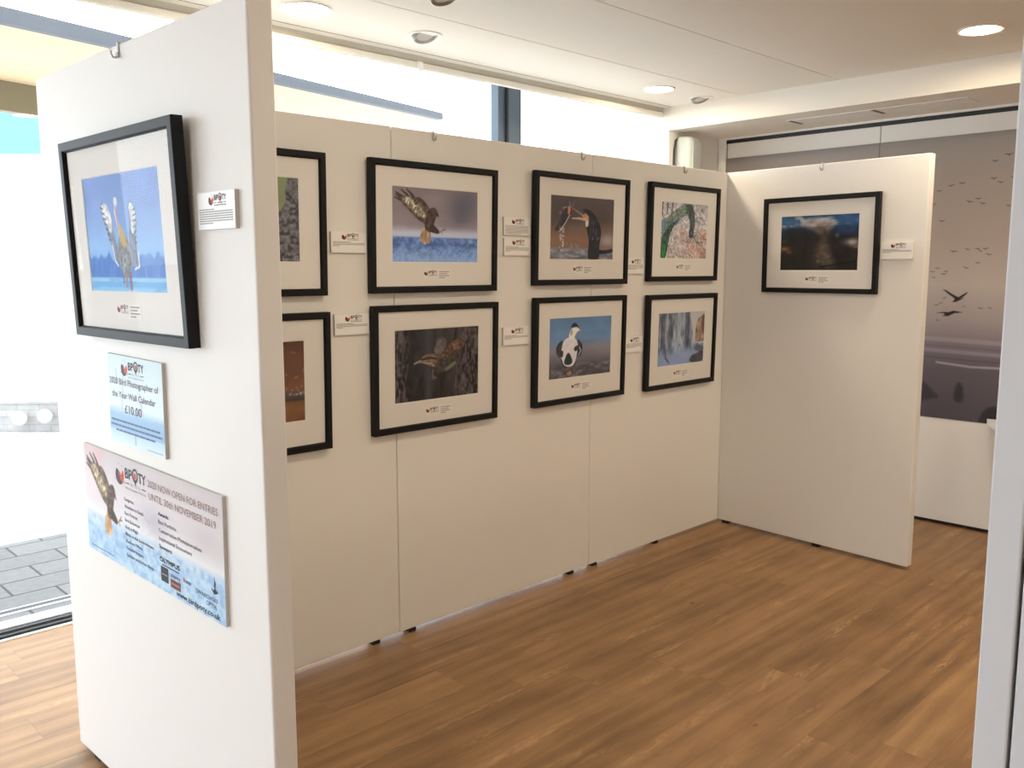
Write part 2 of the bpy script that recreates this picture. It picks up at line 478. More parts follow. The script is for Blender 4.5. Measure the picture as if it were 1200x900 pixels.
# ------------------------------------------------------------------ painting prints as coloured mesh
def hash_noise(w, h, fx, fy, seed):
    r = np.random.RandomState(seed)
    gx, gy = int(fx) + 3, int(fy) + 3
    g = r.rand(gy, gx)
    X = np.linspace(0, fx, w); Y = np.linspace(0, fy, h)
    xi = np.floor(X).astype(int); yi = np.floor(Y).astype(int)
    tx = X - xi; ty = Y - yi
    tx = tx * tx * (3 - 2 * tx); ty = ty * ty * (3 - 2 * ty)
    a = g[np.ix_(yi, xi)]; b = g[np.ix_(yi, xi + 1)]; c = g[np.ix_(yi + 1, xi)]; d = g[np.ix_(yi + 1, xi + 1)]
    TX = tx[None, :]; TY = ty[:, None]
    return (a * (1 - TX) + b * TX) * (1 - TY) + (c * (1 - TX) + d * TX) * TY

def fbm(w, h, fx, fy, seed, oct=4):
    s = np.zeros((h, w)); a = 0.5; t = 0
    for i in range(oct):
        s += a * hash_noise(w, h, fx * 2 ** i, fy * 2 ** i, seed + i * 17); t += a; a *= 0.5
    return s / t

def smooth_poly(P, it=2):
    P = [tuple(p) for p in P]
    for _ in range(it):
        Q = []
        for i in range(len(P)):
            a = P[i]; b = P[(i + 1) % len(P)]
            Q.append((a[0] * .75 + b[0] * .25, a[1] * .75 + b[1] * .25)); Q.append((a[0] * .25 + b[0] * .75, a[1] * .25 + b[1] * .75))
        P = Q
    return P

class Cv:
    """a small painter: u to the right 0..1, v downward 0..1, colours 0..255 as seen"""
    def __init__(s, w=168, h=112, asp=1.52, us=None):
        s.us = np.linspace(0, 1, w) if us is None else us
        w = len(s.us)
        s.w, s.h, s.asp = w, h, asp
        s.u, s.v = np.meshgrid(s.us, np.linspace(0, 1, h))
        s.img = np.zeros((h, w, 3))
    def grad(s, stops):
        st = sorted(stops); ps = [p for p, _ in st]
        for k in range(3):
            s.img[..., k] = np.interp(s.v, ps, [c[k] for _, c in st])
    def blend(s, mask, col):
        mask = np.clip(mask, 0, 1)[..., None]
        s.img = s.img * (1 - mask) + np.asarray(col, float) * mask
    def mul(s, f): s.img = np.clip(s.img * f[..., None], 0, 255)
    def noise(s, fx, fy, amt, seed, oct=4):
        s.mul(1 + amt * (fbm(s.w, s.h, fx, fy, seed, oct) - 0.5) * 2)
    def sd(s, P):
        X = s.u * s.asp; Y = s.v
        P = [(p[0] * s.asp, p[1]) for p in P]
        d = np.full(X.shape, 1e9); ins = np.zeros(X.shape, bool)
        for i in range(len(P)):
            x0, y0 = P[i]; x1, y1 = P[(i + 1) % len(P)]
            ex, ey = x1 - x0, y1 - y0
            t = np.clip(((X - x0) * ex + (Y - y0) * ey) / (ex * ex + ey * ey + 1e-12), 0, 1)
            d = np.minimum(d, np.hypot(X - x0 - t * ex, Y - y0 - t * ey))
            if abs(ey) > 1e-12:
                c = ((y0 > Y) != (y1 > Y)) & (X < ex * (Y - y0) / ey + x0)
                ins ^= c
        return np.where(ins, -d, d)
    def poly(s, P, col, soft=0.008, alpha=1.0, sm=2, tex=None):
        P = smooth_poly(P, sm) if sm else P
        m = np.clip(0.5 - s.sd(P) / soft, 0, 1) * alpha
        if tex is not None:
            c = np.asarray(col, float) * (1 + tex[..., None])
            mm = m[..., None]
            s.img = s.img * (1 - mm) + np.clip(c, 0, 255) * mm
        else: s.blend(m, col)
    def line(s, P, w, col, alpha=1.0, w2=None, soft=0.006):
        X = s.u * s.asp; Y = s.v; m = np.zeros(X.shape)
        n = len(P) - 1; w2 = w if w2 is None else w2
        for i in range(n):
            x0, y0 = P[i][0] * s.asp, P[i][1]; x1, y1 = P[i + 1][0] * s.asp, P[i + 1][1]
            ex, ey = x1 - x0, y1 - y0
            t = np.clip(((X - x0) * ex + (Y - y0) * ey) / (ex * ex + ey * ey + 1e-12), 0, 1)
            ww = w + (w2 - w) * (i + t) / n
            m = np.maximum(m, np.clip(0.5 - (np.hypot(X - x0 - t * ex, Y - y0 - t * ey) - ww) / soft, 0, 1))
        s.blend(m * alpha, col)
    def blob(s, cu, cv, ru, rv, col, alpha=1.0, hard=False):
        d = np.hypot((s.u - cu) / ru, (s.v - cv) / rv)
        s.blend((np.clip((1 - d) * 6, 0, 1) if hard else np.exp(-d * d * 1.6)) * alpha, col)
    def albedo(s, seen, k=0.80, grey=.18):
        """seen: how a white board next to it reads in the photograph"""
        lin = s2l(np.clip(s.img, 0, 255) / 255.0); ref = s2l(np.array(seen, float) / 255.0)
        a = lin / ref * k
        a = a * (1 - grey) + a.mean(-1, keepdims=True) * grey
        return np.clip(a, 0.002, 0.95)

def grid_mesh(name, cv, alb, w, h, y, x0=0.0, z0=0.0):
    """print surface: x0..x0+w, z0..z0+h, at plane y"""
    nx, ny = cv.w, cv.h
    X, Z = np.meshgrid(x0 + w * cv.us, np.linspace(z0 + h, z0, ny))
    co = np.stack([X, np.full_like(X, y), Z], -1).reshape(-1, 3)
    idx = np.arange(nx * ny).reshape(ny, nx)
    q = np.stack([idx[1:, :-1], idx[1:, 1:], idx[:-1, 1:], idx[:-1, :-1]], -1).reshape(-1, 4)
    me = bpy.data.meshes.new(name)
    me.from_pydata(co.tolist(), [], q.tolist())
    a = me.color_attributes.new('Col', 'FLOAT_COLOR', 'POINT')
    cc = np.ones((nx * ny, 4), np.float32); cc[:, :3] = alb.reshape(-1, 3)
    a.data.foreach_set('color', cc.ravel())
    me.materials.append(M['print'])
    return me

def mesh_obj(name, me, parent):
    o = bpy.data.objects.new(name, me); C.objects.link(o); o.parent = parent
    return o

def feather(c, seed, fx=20, fy=14, a=0.45): return (fbm(c.w, c.h, fx, fy, seed, 3) - 0.5) * 2 * a

def hunting_bird(c, ox=0.0, oy=0.0, sx=1.0, sy=1.0, dark=1.0, seed=3):
    T = lambda P: [(ox + p[0] * sx, oy + p[1] * sy) for p in P]
    k = lambda col: tuple(min(v * dark, 250) for v in col)
    # fingered wing tips
    for a, b in (((.045, .085), (.17, .19)), ((.105, .050), (.21, .17)), ((.165, .040), (.25, .16)), ((.035, .150), (.16, .23)), ((.045, .115), (.16, .21))):
        c.line(T([a, ((a[0] + b[0]) / 2 + .01, (a[1] + b[1]) / 2), b]), .009 * sy, k((60, 48, 42)), w2=.024 * sy)
    # far wing behind, then the broad near wing in dark brown
    c.poly(T([(.24, .15), (.30, .12), (.37, .19), (.43, .29), (.45, .38), (.36, .42), (.28, .28)]), k((78, 62, 52)), sm=1, tex=feather(c, seed, 40, 30, .5))
    c.poly(T([(.08, .15), (.17, .11), (.26, .15), (.33, .21), (.41, .31), (.45, .42), (.42, .49), (.34, .475), (.25, .39), (.18, .30), (.10, .21)]), k((92, 74, 58)), sm=1, tex=feather(c, seed + 3, 44, 34, .5))
    # pale feathering across the wing
    c.poly(T([(.11, .16), (.18, .13), (.25, .19), (.32, .27), (.38, .36), (.37, .41), (.30, .38), (.22, .30), (.15, .22)]), k((164, 146, 116)), sm=1, soft=.03, tex=feather(c, seed + 1, 50, 40, .6))
    for i in range(9):
        t = i / 8
        c.line(T([(.15 + .22 * t, .16 + .20 * t), (.13 + .22 * t, .235 + .215 * t)]), .005 * sy, k((84, 66, 52)), .8)
    c.line(T([(.27, .16), (.245, .20), (.262, .235), (.285, .20)]), .007 * sy, k((56, 44, 38)))
    # tail
    c.poly(T([(.37, .50), (.43, .54), (.435, .70), (.41, .755), (.385, .73), (.365, .765), (.335, .72), (.31, .70), (.315, .61)]), k((182, 142, 100)), sm=1, tex=feather(c, seed + 2, 40, 8, .4))
    for i in range(5):
        c.line(T([(.325 + .024 * i, .73), (.365 + .015 * i, .56)]), .003 * sy, k((112, 80, 58)))
    # body, head, legs
    c.poly(T([(.39, .34), (.42, .28), (.455, .255), (.495, .265), (.515, .32), (.527, .375), (.505, .365), (.485, .41), (.47, .48), (.45, .56), (.42, .60), (.36, .55), (.37, .44)]), k((74, 56, 46)), sm=1, tex=feather(c, seed + 4, 44, 34, .55))
    c.poly(T([(.43, .46), (.48, .50), (.54, .575), (.53, .61), (.47, .60), (.42, .58)]), k((60, 46, 38)), sm=1)
    c.line(T([(.53, .59), (.575, .55), (.595, .52)]), .009 * sy, k((136, 106, 80)))
    c.line(T([(.555, .57), (.568, .605)]), .007 * sy, k((136, 106, 80)))
    c.line(T([(.57, .555), (.605, .55)]), .007 * sy, k((110, 86, 68)))
    c.line(T([(.51, .34), (.525, .378)]), .007 * sy, k((34, 30, 28)))

def paint_pelican():
    c = Cv(192, 128, 1.53)
    c.grad([(0, (128, 158, 224)), (.3, (138, 170, 232)), (.6, (150, 192, 244)), (.66, (146, 192, 246)), (1, (120, 180, 245))])
    c.noise(5, 7, .07, 3)
    tree = .66 + .09 * (fbm(c.w, c.h, 24, 1, 9, 3) - .35)
    tree += .02 * np.sin(c.u * 60)
    c.blend(np.clip((c.v - tree) / .03, 0, 1) * .95, (62, 118, 206))
    c.blend(np.clip((c.v - tree) / .05, 0, 1) * np.clip((fbm(c.w, c.h, 40, 3, 5, 2) - .5) * 3, 0, 1) * .5, (130, 176, 240))
    c.blend(np.clip((c.v - .865) / .012, 0, 1), (156, 212, 250))
    c.blend(np.clip((c.v - .90) / .012, 0, 1), (118, 182, 240))
    c.blend(np.clip((c.v - .945) / .02, 0, 1), (146, 206, 250))
    c.blend(np.clip((c.v - .87) / .02, 0, 1) * np.clip((fbm(c.w, c.h, 10, 44, 8, 2) - .5) * 3, 0, 1) * .5, (96, 150, 216))
    W = (232, 238, 246)
    # raised wings
    c.poly([(.225, .28), (.26, .22), (.32, .25), (.36, .33), (.375, .44), (.40, .55), (.43, .68), (.41, .77), (.36, .73), (.345, .62), (.30, .50), (.26, .40)], (128, 138, 162), sm=1, tex=feather(c, 6, 40, 26, .4))
    c.poly([(.235, .27), (.28, .225), (.33, .27), (.365, .36), (.37, .47), (.335, .50), (.29, .42), (.25, .35)], (222, 228, 238), sm=1, tex=feather(c, 4, 44, 30, .35))
    c.poly([(.59, .27), (.635, .24), (.68, .30), (.69, .40), (.66, .52), (.665, .64), (.685, .78), (.62, .80), (.575, .70), (.57, .55), (.60, .42)], (112, 124, 156), sm=1, tex=feather(c, 7, 40, 26, .4))
    c.poly([(.60, .27), (.64, .25), (.68, .33), (.68, .42), (.645, .52), (.615, .50), (.61, .38)], (220, 228, 238), sm=1, tex=feather(c, 5, 44, 30, .35))
    for i in range(7):
        c.line([(.228 + .014 * i, .275 + .045 * i), (.262 + .012 * i, .285 + .045 * i)], .006, (58, 64, 84))
        c.line([(.685 - .002 * i, .31 + .045 * i), (.655 - .002 * i, .32 + .045 * i)], .006, (58, 64, 84))
    c.line([(.35, .60), (.37, .73), (.405, .77)], .010, (232, 238, 246)); c.line([(.675, .66), (.68, .78), (.62, .80)], .010, (232, 238, 246))
    # body
    c.poly([(.45, .52), (.52, .51), (.58, .60), (.60, .72), (.565, .83), (.51, .88), (.46, .85), (.42, .75), (.42, .61)], (140, 146, 154), sm=1, tex=feather(c, 8, 44, 30, .4))
    c.line([(.435, .25), (.425, .33), (.445, .42), (.475, .52)], .020, W)
    c.line([(.43, .26), (.437, .36), (.455, .46)], .010, (206, 140, 136), w2=.014)
    c.blob(.437, .235, .026, .040, W, 1, True)
    c.poly([(.445, .44), (.48, .43), (.545, .56), (.535, .63), (.47, .61)], (206, 176, 118), soft=.03)
    c.line([(.50, .85), (.495, .94)], .018, (168, 136, 138)); c.line([(.55, .84), (.555, .975)], .019, (150, 106, 108))
    c.line([(.45, .82), (.465, .91)], .014, (112, 122, 150))
    c.blob(.53, .985, .08, .016, (226, 238, 250), .8)
    return c

def paint_woodpecker_tree():
    c = Cv()
    c.grad([(0, (122, 130, 82)), (.6, (130, 134, 88)), (1, (106, 110, 76))])
    c.noise(4, 4, .12, 3)
    for k in (.16, .24): c.line([(.3, k + .09), (.75, k)], .008, (74, 70, 58))
    n = fbm(c.w, c.h, 1, 14, 5, 3)
    edge = .885 - .13 * np.clip((c.v - .28) * 3.2, 0, 1) - .10 * np.clip((c.v - .55) * 4, 0, 1) + .05 * (n - .5)
    m = np.clip((c.u - edge) / .012, 0, 1)
    c.blend(m, (104, 96, 92))
    b = fbm(c.w, c.h, 40, 30, 8, 3)
    c.blend(m * np.clip((b - .48) * 5, 0, 1) * .8, (52, 46, 46))
    c.blend(m * np.clip((.42 - b) * 6, 0, 1) * .6, (140, 130, 126))
    c.poly([(.60, .42), (.66, .40), (.71, .46), (.72, .60), (.68, .74), (.66, .90), (.63, .90), (.61, .74), (.585, .60)], (62, 58, 58), sm=1, tex=feather(c, 3, 40, 30, .4))
    c.poly([(.60, .42), (.61, .34), (.65, .31), (.69, .34), (.69, .42), (.65, .46)], (196, 190, 178), sm=1)
    c.line([(.69, .36), (.77, .35)], .012, (58, 54, 52), w2=.004); c.blob(.64, .33, .03, .03, (150, 62, 50), .9)
    c.line([(.70, .60), (.76, .63)], .006, (70, 64, 60))
    return c

def paint_snow_dusk():
    c = Cv()
    c.grad([(0, (92, 56, 38)), (.25, (104, 62, 42)), (.6, (120, 74, 48)), (.68, (84, 66, 56)), (.73, (70, 62, 56)), (.75, (122, 80, 44)), (.85, (132, 84, 46)), (1, (116, 64, 38))])
    c.noise(8, 5, .14, 6)
    r = random.Random(4)
    for i in range(70):
        u, v = r.random(), .05 + .63 * r.random() ** .8
        c.blob(u, v, .008, .012, (196, 176, 158), .55)
    for i in range(26): c.blob(.6 + .4 * r.random(), .64 + .03 * r.random(), .010, .012, (176, 164, 154), .5)
    c.line([(0, .70), (1, .685)], .018, (72, 68, 66), .7)
    c.poly([(.2, .66), (.3, .5), (.42, .52), (.5, .66)], (60, 44, 36))
    return c

def paint_hunter():
    c = Cv()
    c.grad([(0, (126, 108, 104)), (.3, (132, 114, 108)), (.5, (140, 124, 122)), (.56, (160, 152, 154)), (.60, (178, 176, 178)), (.645, (172, 174, 180)), (.665, (88, 120, 166)), (.76, (70, 104, 156)), (.82, (96, 132, 176)), (1, (124, 154, 190))])
    c.blend(np.clip((fbm(c.w, c.h, 4, 4, 12, 3) - .45) * 3, 0, 1) * .35 * (c.v < .55), (112, 92, 100))
    c.blob(.8, .24, .20, .26, (80, 76, 86), .8); c.blob(.9, .12, .12, .2, (92, 88, 98), .6)
    c.blob(.78, .40, .12, .1, (82, 80, 96), .55); c.blob(.45, .15, .15, .12, (150, 126, 120), .5)
    lo = np.clip((c.v - .655) / .02, 0, 1)
    n = fbm(c.w, c.h, 40, 30, 3, 3)
    c.blend(lo * np.clip((n - .52) * 5, 0, 1) * .55 * np.clip(1.3 - (c.v - .7) * 4, 0, 1), (46, 74, 124))
    c.blend(lo * np.clip((.46 - n) * 5, 0, 1) * .4, (150, 178, 208))
    r = random.Random(9)
    for i in range(9):
        u = .4 + .6 * r.random(); c.blob(u, .74 + .02 * r.random(), .03, .02, (44, 72, 118), .6)
    for i in range(8): c.blob(r.random(), .84 + .14 * r.random(), .05, .03, (158, 170, 178), .35)
    c.blob(.91, .70, .035, .03, (158, 190, 190), .6)
    hunting_bird(c)
    return c

def paint_bark_bird():
    c = Cv()
    c.grad([(0, (66, 58, 55)), (1, (56, 48, 44))])
    n = fbm(c.w, c.h, 30, 4, 3, 4); n2 = fbm(c.w, c.h, 54, 18, 8, 3); n3 = fbm(c.w, c.h, 36, 7, 31, 3)
    c.blend(np.clip((n - .5) * 7, 0, 1) * .7, (30, 26, 25))
    side = np.clip(np.abs(c.u - .45) * 4 - .5, 0, 1)
    c.blend(np.clip((n2 - .5) * 8, 0, 1) * side * .75, (128, 106, 96))
    c.blend(np.clip((n3 - .54) * 9, 0, 1) * side * .6, (146, 122, 112))
    c.blend(np.exp(-((c.u - .385) / .05) ** 2) * .6 * np.clip(n + .3, 0, 1), (104, 104, 104)); c.blend(np.exp(-((c.u - .52) / .05) ** 2) * .45 * (c.v < .5), (88, 86, 86))
    c.blend(np.exp(-((c.u - .2) / .05) ** 2) * .6, (40, 38, 35))
    for i in range(7):
        u = .66 + .05 * i
        c.line([(u + .06, .0), (u + .02, .45), (u - .02, 1.0)], .006, (120, 106, 100) if i % 2 else (34, 28, 27), .5, soft=.02)
    # upper wing, grey brown and soft
    c.poly([(.44, .37), (.48, .18), (.53, .13), (.59, .15), (.60, .27), (.54, .38)], (122, 104, 94), sm=1, soft=.03, tex=feather(c, 4, 36, 26, .3))
    # back, tail, spread barred feathers
    c.poly([(.44, .40), (.56, .35), (.66, .24), (.76, .14), (.84, .18), (.80, .32), (.68, .42), (.52, .48)], (112, 84, 62), sm=1, tex=feather(c, 5, 56, 44, .75))
    c.poly([(.60, .28), (.69, .20), (.77, .20), (.72, .33), (.65, .35)], (138, 88, 64), sm=1, soft=.04, tex=feather(c, 6, 56, 44, .7))
    c.poly([(.44, .45), (.58, .43), (.72, .38), (.79, .31), (.77, .44), (.66, .57), (.53, .64), (.46, .60)], (80, 70, 56), sm=1, tex=feather(c, 7, 50, 36, .5))
    c.poly([(.55, .63), (.63, .53), (.71, .48), (.72, .52), (.65, .59)], (132, 130, 92), soft=.02)
    # head
    c.poly([(.22, .475), (.29, .425), (.33, .37), (.40, .35), (.47, .37), (.50, .44), (.46, .55), (.40, .52), (.32, .475)], (146, 110, 82), sm=1, tex=feather(c, 8, 50, 40, .35))
    c.line([(.30, .43), (.40, .41), (.48, .43)], .014, (66, 46, 38)); c.line([(.34, .475), (.42, .495), (.45, .53)], .010, (190, 160, 126))
    c.line([(.22, .475), (.30, .44)], .007, (200, 182, 156))
    c.line([(.44, .58), (.43, .66), (.47, .70)], .009, (150, 110, 102)); c.blob(.44, .70, .03, .022, (160, 118, 112), .7)
    c.mul(np.full(c.u.shape, .80))
    return c

def paint_fisher():
    c = Cv()
    c.grad([(0, (88, 72, 66)), (.35, (84, 70, 62)), (.55, (116, 86, 66)), (.68, (140, 96, 68)), (.80, (130, 94, 70)), (.83, (128, 120, 118)), (.9, (112, 108, 108)), (1, (120, 104, 92))])
    c.noise(6, 6, .1, 3)
    c.blob(.9, .68, .15, .12, (156, 146, 138), .9)
    lo = np.clip((c.v - .82) / .02, 0, 1)
    n = fbm(c.w, c.h, 12, 34, 5, 3)
    c.blend(lo * np.clip((n - .5) * 5, 0, 1) * .6, (72, 70, 74)); c.blend(lo * np.clip((.45 - n) * 5, 0, 1) * .5, (170, 166, 164))
    K = (40, 40, 42)
    c.poly([(.46, .21), (.55, .18), (.66, .24), (.74, .36), (.79, .50), (.79, .62), (.76, .80), (.78, .92), (.74, 1.0), (.58, 1.0), (.585, .84), (.60, .70), (.57, .55), (.54, .46), (.60, .40), (.60, .30), (.54, .25)], K, tex=feather(c, 5, 30, 30, .35))
    c.poly([(.74, .82), (.85, .84), (1.0, .80), (1.0, .87), (.86, .90), (.75, .90)], (44, 42, 44))
    r = random.Random(5)
    for i in range(30):
        u = .62 + .16 * r.random(); v = .33 + .32 * r.random()
        if u < .62 + (v - .25) * .45: c.line([(u, v), (u - .012, v + .05)], .003, (138, 132, 122), .8)
    # face and bill
    c.poly([(.47, .28), (.53, .255), (.585, .30), (.59, .38), (.56, .47), (.53, .45), (.55, .38), (.49, .33)], (196, 122, 74), tex=feather(c, 6, 30, 20, .15))
    c.poly([(.53, .38), (.585, .36), (.585, .46), (.545, .48)], (206, 186, 156))
    c.line([(.50, .30), (.40, .235), (.325, .185)], .012, (150, 120, 100), w2=.006)
    c.line([(.54, .36), (.44, .345), (.33, .35)], .022, (190, 154, 116), w2=.010)
    c.blob(.505, .265, .012, .014, (30, 30, 30), 1, True)
    # fish
    c.poly([(.26, .16), (.31, .17), (.315, .26), (.27, .36), (.20, .48), (.12, .56), (.06, .55), (.11, .46), (.16, .33), (.21, .22)], (62, 54, 52), tex=feather(c, 7, 24, 24, .3))
    c.poly([(.27, .15), (.305, .17), (.30, .26), (.265, .31), (.255, .22)], (206, 104, 74))
    c.poly([(.12, .28), (.16, .24), (.16, .30)], (150, 90, 76)); c.line([(.19, .20), (.24, .18)], .012, (94, 122, 134))
    c.line([(.29, .30), (.23, .42), (.16, .53)], .010, (176, 166, 156), .9)
    for i in range(45):
        v = .5 + .36 * r.random(); u = .14 + .07 * r.random() - .02 * (v - .5)
        c.blob(u, v, .008, .014, (206, 196, 184), .8)
    for i in range(16): c.blob(.26 + .2 * r.random(), .66 + .16 * r.random(), .008, .01, (196, 176, 156), .7)
    c.line([(.28, .10), (.31, .17)], .005, (196, 186, 176), .6); c.line([(.36, .08), (.33, .16)], .005, (176, 166, 156), .5)
    return c

def paint_duck():
    c = Cv()
    c.grad([(0, (78, 112, 138)), (.25, (88, 124, 152)), (.42, (98, 122, 146)), (.52, (124, 118, 122)), (.62, (118, 106, 104)), (.75, (96, 86, 86)), (1, (84, 74, 72))])
    c.noise(5, 7, .09, 3)
    lo = np.clip((c.v - .72) / .1, 0, 1)
    n = fbm(c.w, c.h, 16, 22, 6, 3)
    c.blend(lo * np.clip((n - .52) * 6, 0, 1) * .55, (60, 54, 54)); c.blend(lo * np.clip((.43 - n) * 6, 0, 1) * .5, (140, 136, 138))
    c.blob(.9, .80, .1, .03, (128, 130, 140), .6); c.blob(.85, .5, .25, .1, (134, 120, 120), .5)
    Wt = (214, 204, 192)
    # body
    c.poly([(.10, .50), (.15, .40), (.22, .36), (.20, .50), (.19, .66), (.13, .63)], (52, 54, 56), tex=feather(c, 2))
    c.poly([(.42, .36), (.49, .40), (.53, .50), (.51, .64), (.45, .68), (.42, .58), (.45, .50)], (44, 46, 48), tex=feather(c, 3, 30, 30, .4))
    c.poly([(.22, .38), (.30, .32), (.38, .33), (.44, .40), (.45, .50), (.43, .64), (.40, .78), (.33, .82), (.24, .79), (.19, .68), (.19, .52)], (206, 190, 178), tex=feather(c, 4, 30, 30, .06))
    c.poly([(.30, .55), (.36, .68), (.37, .76), (.30, .79), (.23, .76), (.25, .66)], (46, 54, 54))
    c.poly([(.18, .54), (.22, .53), (.22, .63), (.19, .66)], (52, 54, 56))
    c.poly([(.38, .50), (.45, .46), (.46, .54), (.40, .58)], (48, 50, 52))
    c.line([(.19, .68), (.23, .80), (.30, .84), (.38, .82), (.42, .74)], .014, (62, 60, 60))
    c.line([(.47, .50), (.50, .56), (.46, .64)], .010, (190, 182, 172), .8)
    # neck and head
    c.poly([(.30, .36), (.31, .24), (.36, .17), (.42, .18), (.44, .24), (.40, .30), (.39, .37)], Wt)
    c.poly([(.315, .24), (.345, .20), (.365, .22), (.355, .29), (.33, .31)], (196, 142, 96), soft=.02)
    c.poly([(.33, .17), (.36, .10), (.41, .095), (.45, .15), (.48, .22), (.44, .19), (.40, .155), (.35, .17)], (46, 44, 46))
    c.poly([(.40, .16), (.45, .18), (.485, .225), (.44, .245), (.40, .23)], (218, 204, 180))
    c.poly([(.45, .19), (.505, .225), (.47, .245)], (198, 130, 92))
    # feet
    c.poly([(.25, .82), (.41, .80), (.40, .95), (.26, .96)], (92, 76, 68), tex=feather(c, 6, 30, 20, .4))
    c.poly([(.28, .90), (.35, .88), (.36, .95), (.29, .96)], (176, 100, 76))
    return c

def paint_green_bird():
    c = Cv(160, 108, 1.47)
    c.grad([(0, (172, 160, 150)), (.4, (186, 172, 158)), (1, (190, 164, 144))])
    c.noise(9, 9, .16, 3)
    r = random.Random(12)
    c.blob(.92, .58, .08, .1, (206, 124, 88), .9); c.blob(.7, .8, .2, .18, (192, 138, 110), .7); c.blob(.9, .9, .12, .14, (156, 96, 76), .7); c.blob(.45, .55, .08, .12, (186, 128, 96), .6)
    for i in range(64):
        u, v = r.random(), r.random(); a = r.uniform(-.4, 1.5)
        P = [(u, v)]
        for k in range(4):
            a += r.uniform(-.6, .6); P.append((P[-1][0] + .06 * math.cos(a), P[-1][1] + .09 * math.sin(a)))
        c.line(P, r.uniform(.003, .008), r.choice([(74, 66, 60), (96, 84, 74), (88, 98, 104), (112, 92, 78)]), .85)
    G = (78, 100, 82)
    # back and tail sweep from upper right to lower left
    c.poly([(.62, .0), (.68, .04), (.64, .14), (.50, .24), (.36, .32), (.24, .44), (.17, .60), (.14, .80), (.12, 1.0), (-.02, 1.0), (-.01, .60), (.06, .34), (.18, .22), (.32, .12), (.48, .0)], (112, 120, 100), tex=feather(c, 4, 40, 40, .4))
    c.poly([(.36, .30), (.30, .38), (.22, .50), (.17, .66), (.13, 1.0), (-.01, 1.0), (.0, .74), (.08, .52), (.20, .38)], (56, 80, 64), tex=feather(c, 5, 40, 44, .5))
    c.poly([(.06, .72), (.12, .76), (.11, 1.0), (.0, 1.0)], (44, 116, 62), soft=.05)
    c.poly([(.0, .32), (.16, .28), (.10, .45), (.0, .52)], (96, 120, 124), soft=.05)
    c.poly([(.30, .32), (.38, .30), (.36, .36), (.30, .42)], (64, 98, 122), soft=.02)
    # neck and head hanging down
    c.poly([(.50, .02), (.66, .04), (.70, .18), (.72, .34), (.70, .50), (.66, .62), (.61, .64), (.59, .54), (.62, .42), (.59, .28), (.52, .16)], (74, 86, 76), tex=feather(c, 6, 44, 48, .6))
    c.poly([(.61, .44), (.69, .44), (.68, .60), (.63, .64), (.60, .56)], (58, 66, 62))
    c.blob(.645, .53, .018, .035, (150, 152, 140), .9); c.line([(.70, .60), (.78, .68), (.86, .76)], .008, (66, 62, 60))
    for u in (.03, .13, .23): c.line([(u, 0), (u - .01, .22)], .016, (66, 62, 60), .8)
    c.noise(40, 30, .25, 8, 2)
    return c

def paint_waterfall():
    c = Cv(160, 108, 1.47)
    c.grad([(0, (116, 120, 124)), (.5, (128, 134, 138)), (.75, (120, 134, 152)), (1, (112, 130, 156))])
    n = fbm(c.w, c.h, 26, 5, 4, 4)
    up = np.clip((.82 - c.v) / .2, 0, 1)
    c.blend(np.clip((n - .5) * 6, 0, 1) * up * .8, (66, 68, 74)); c.blend(np.clip((.45 - n) * 6, 0, 1) * up * .7, (176, 178, 176))
    c.blend(np.exp(-((c.u - .46) / .07) ** 2) * up * .55, (184, 184, 176)); c.blend(np.exp(-((c.u - .62) / .05) ** 2) * up * .7, (58, 64, 76))
    c.blend(np.exp(-((c.u - .13) / .025) ** 2) * up * .6, (62, 62, 66)); c.blend(np.exp(-((c.u - .27) / .025) ** 2) * up * .6, (70, 66, 64))
    c.poly([(.66, .0), (1.0, .0), (1.0, .62), (.76, .62), (.72, .3)], (180, 168, 156), soft=.02, sm=0)
    c.poly([(.84, .16), (.92, .09), (1.0, .08), (1.0, .58), (.80, .60), (.80, .34)], (146, 114, 88), soft=.02, sm=0, tex=feather(c, 3, 34, 8, .5))
    c.poly([(.93, .08), (1.0, .05), (1.0, .5), (.95, .4)], (112, 78, 60), soft=.03)
    c.blob(.3, .98, .4, .2, (132, 146, 168), .75); c.blob(.6, .80, .16, .14, (136, 148, 168), .7); c.blob(.8, .72, .10, .05, (110, 116, 128), .6)
    c.poly([(.76, .70), (.86, .64), (1.0, .68), (1.0, .78), (.84, .78)], (86, 88, 96), soft=.03)
    c.poly([(.66, .98), (.72, .84), (.84, .82), (.93, .76), (1.0, .78), (1.0, 1.0)], (72, 66, 66), soft=.02, tex=feather(c, 5, 24, 20, .3))
    c.line([(.14, .60), (.17, .84), (.24, .93)], .02, (62, 66, 74), .8, soft=.03)
    for u, v in ((.50, .42), (.46, .62)): c.blob(u, v, .025, .035, (96, 98, 104), .8)
    return c

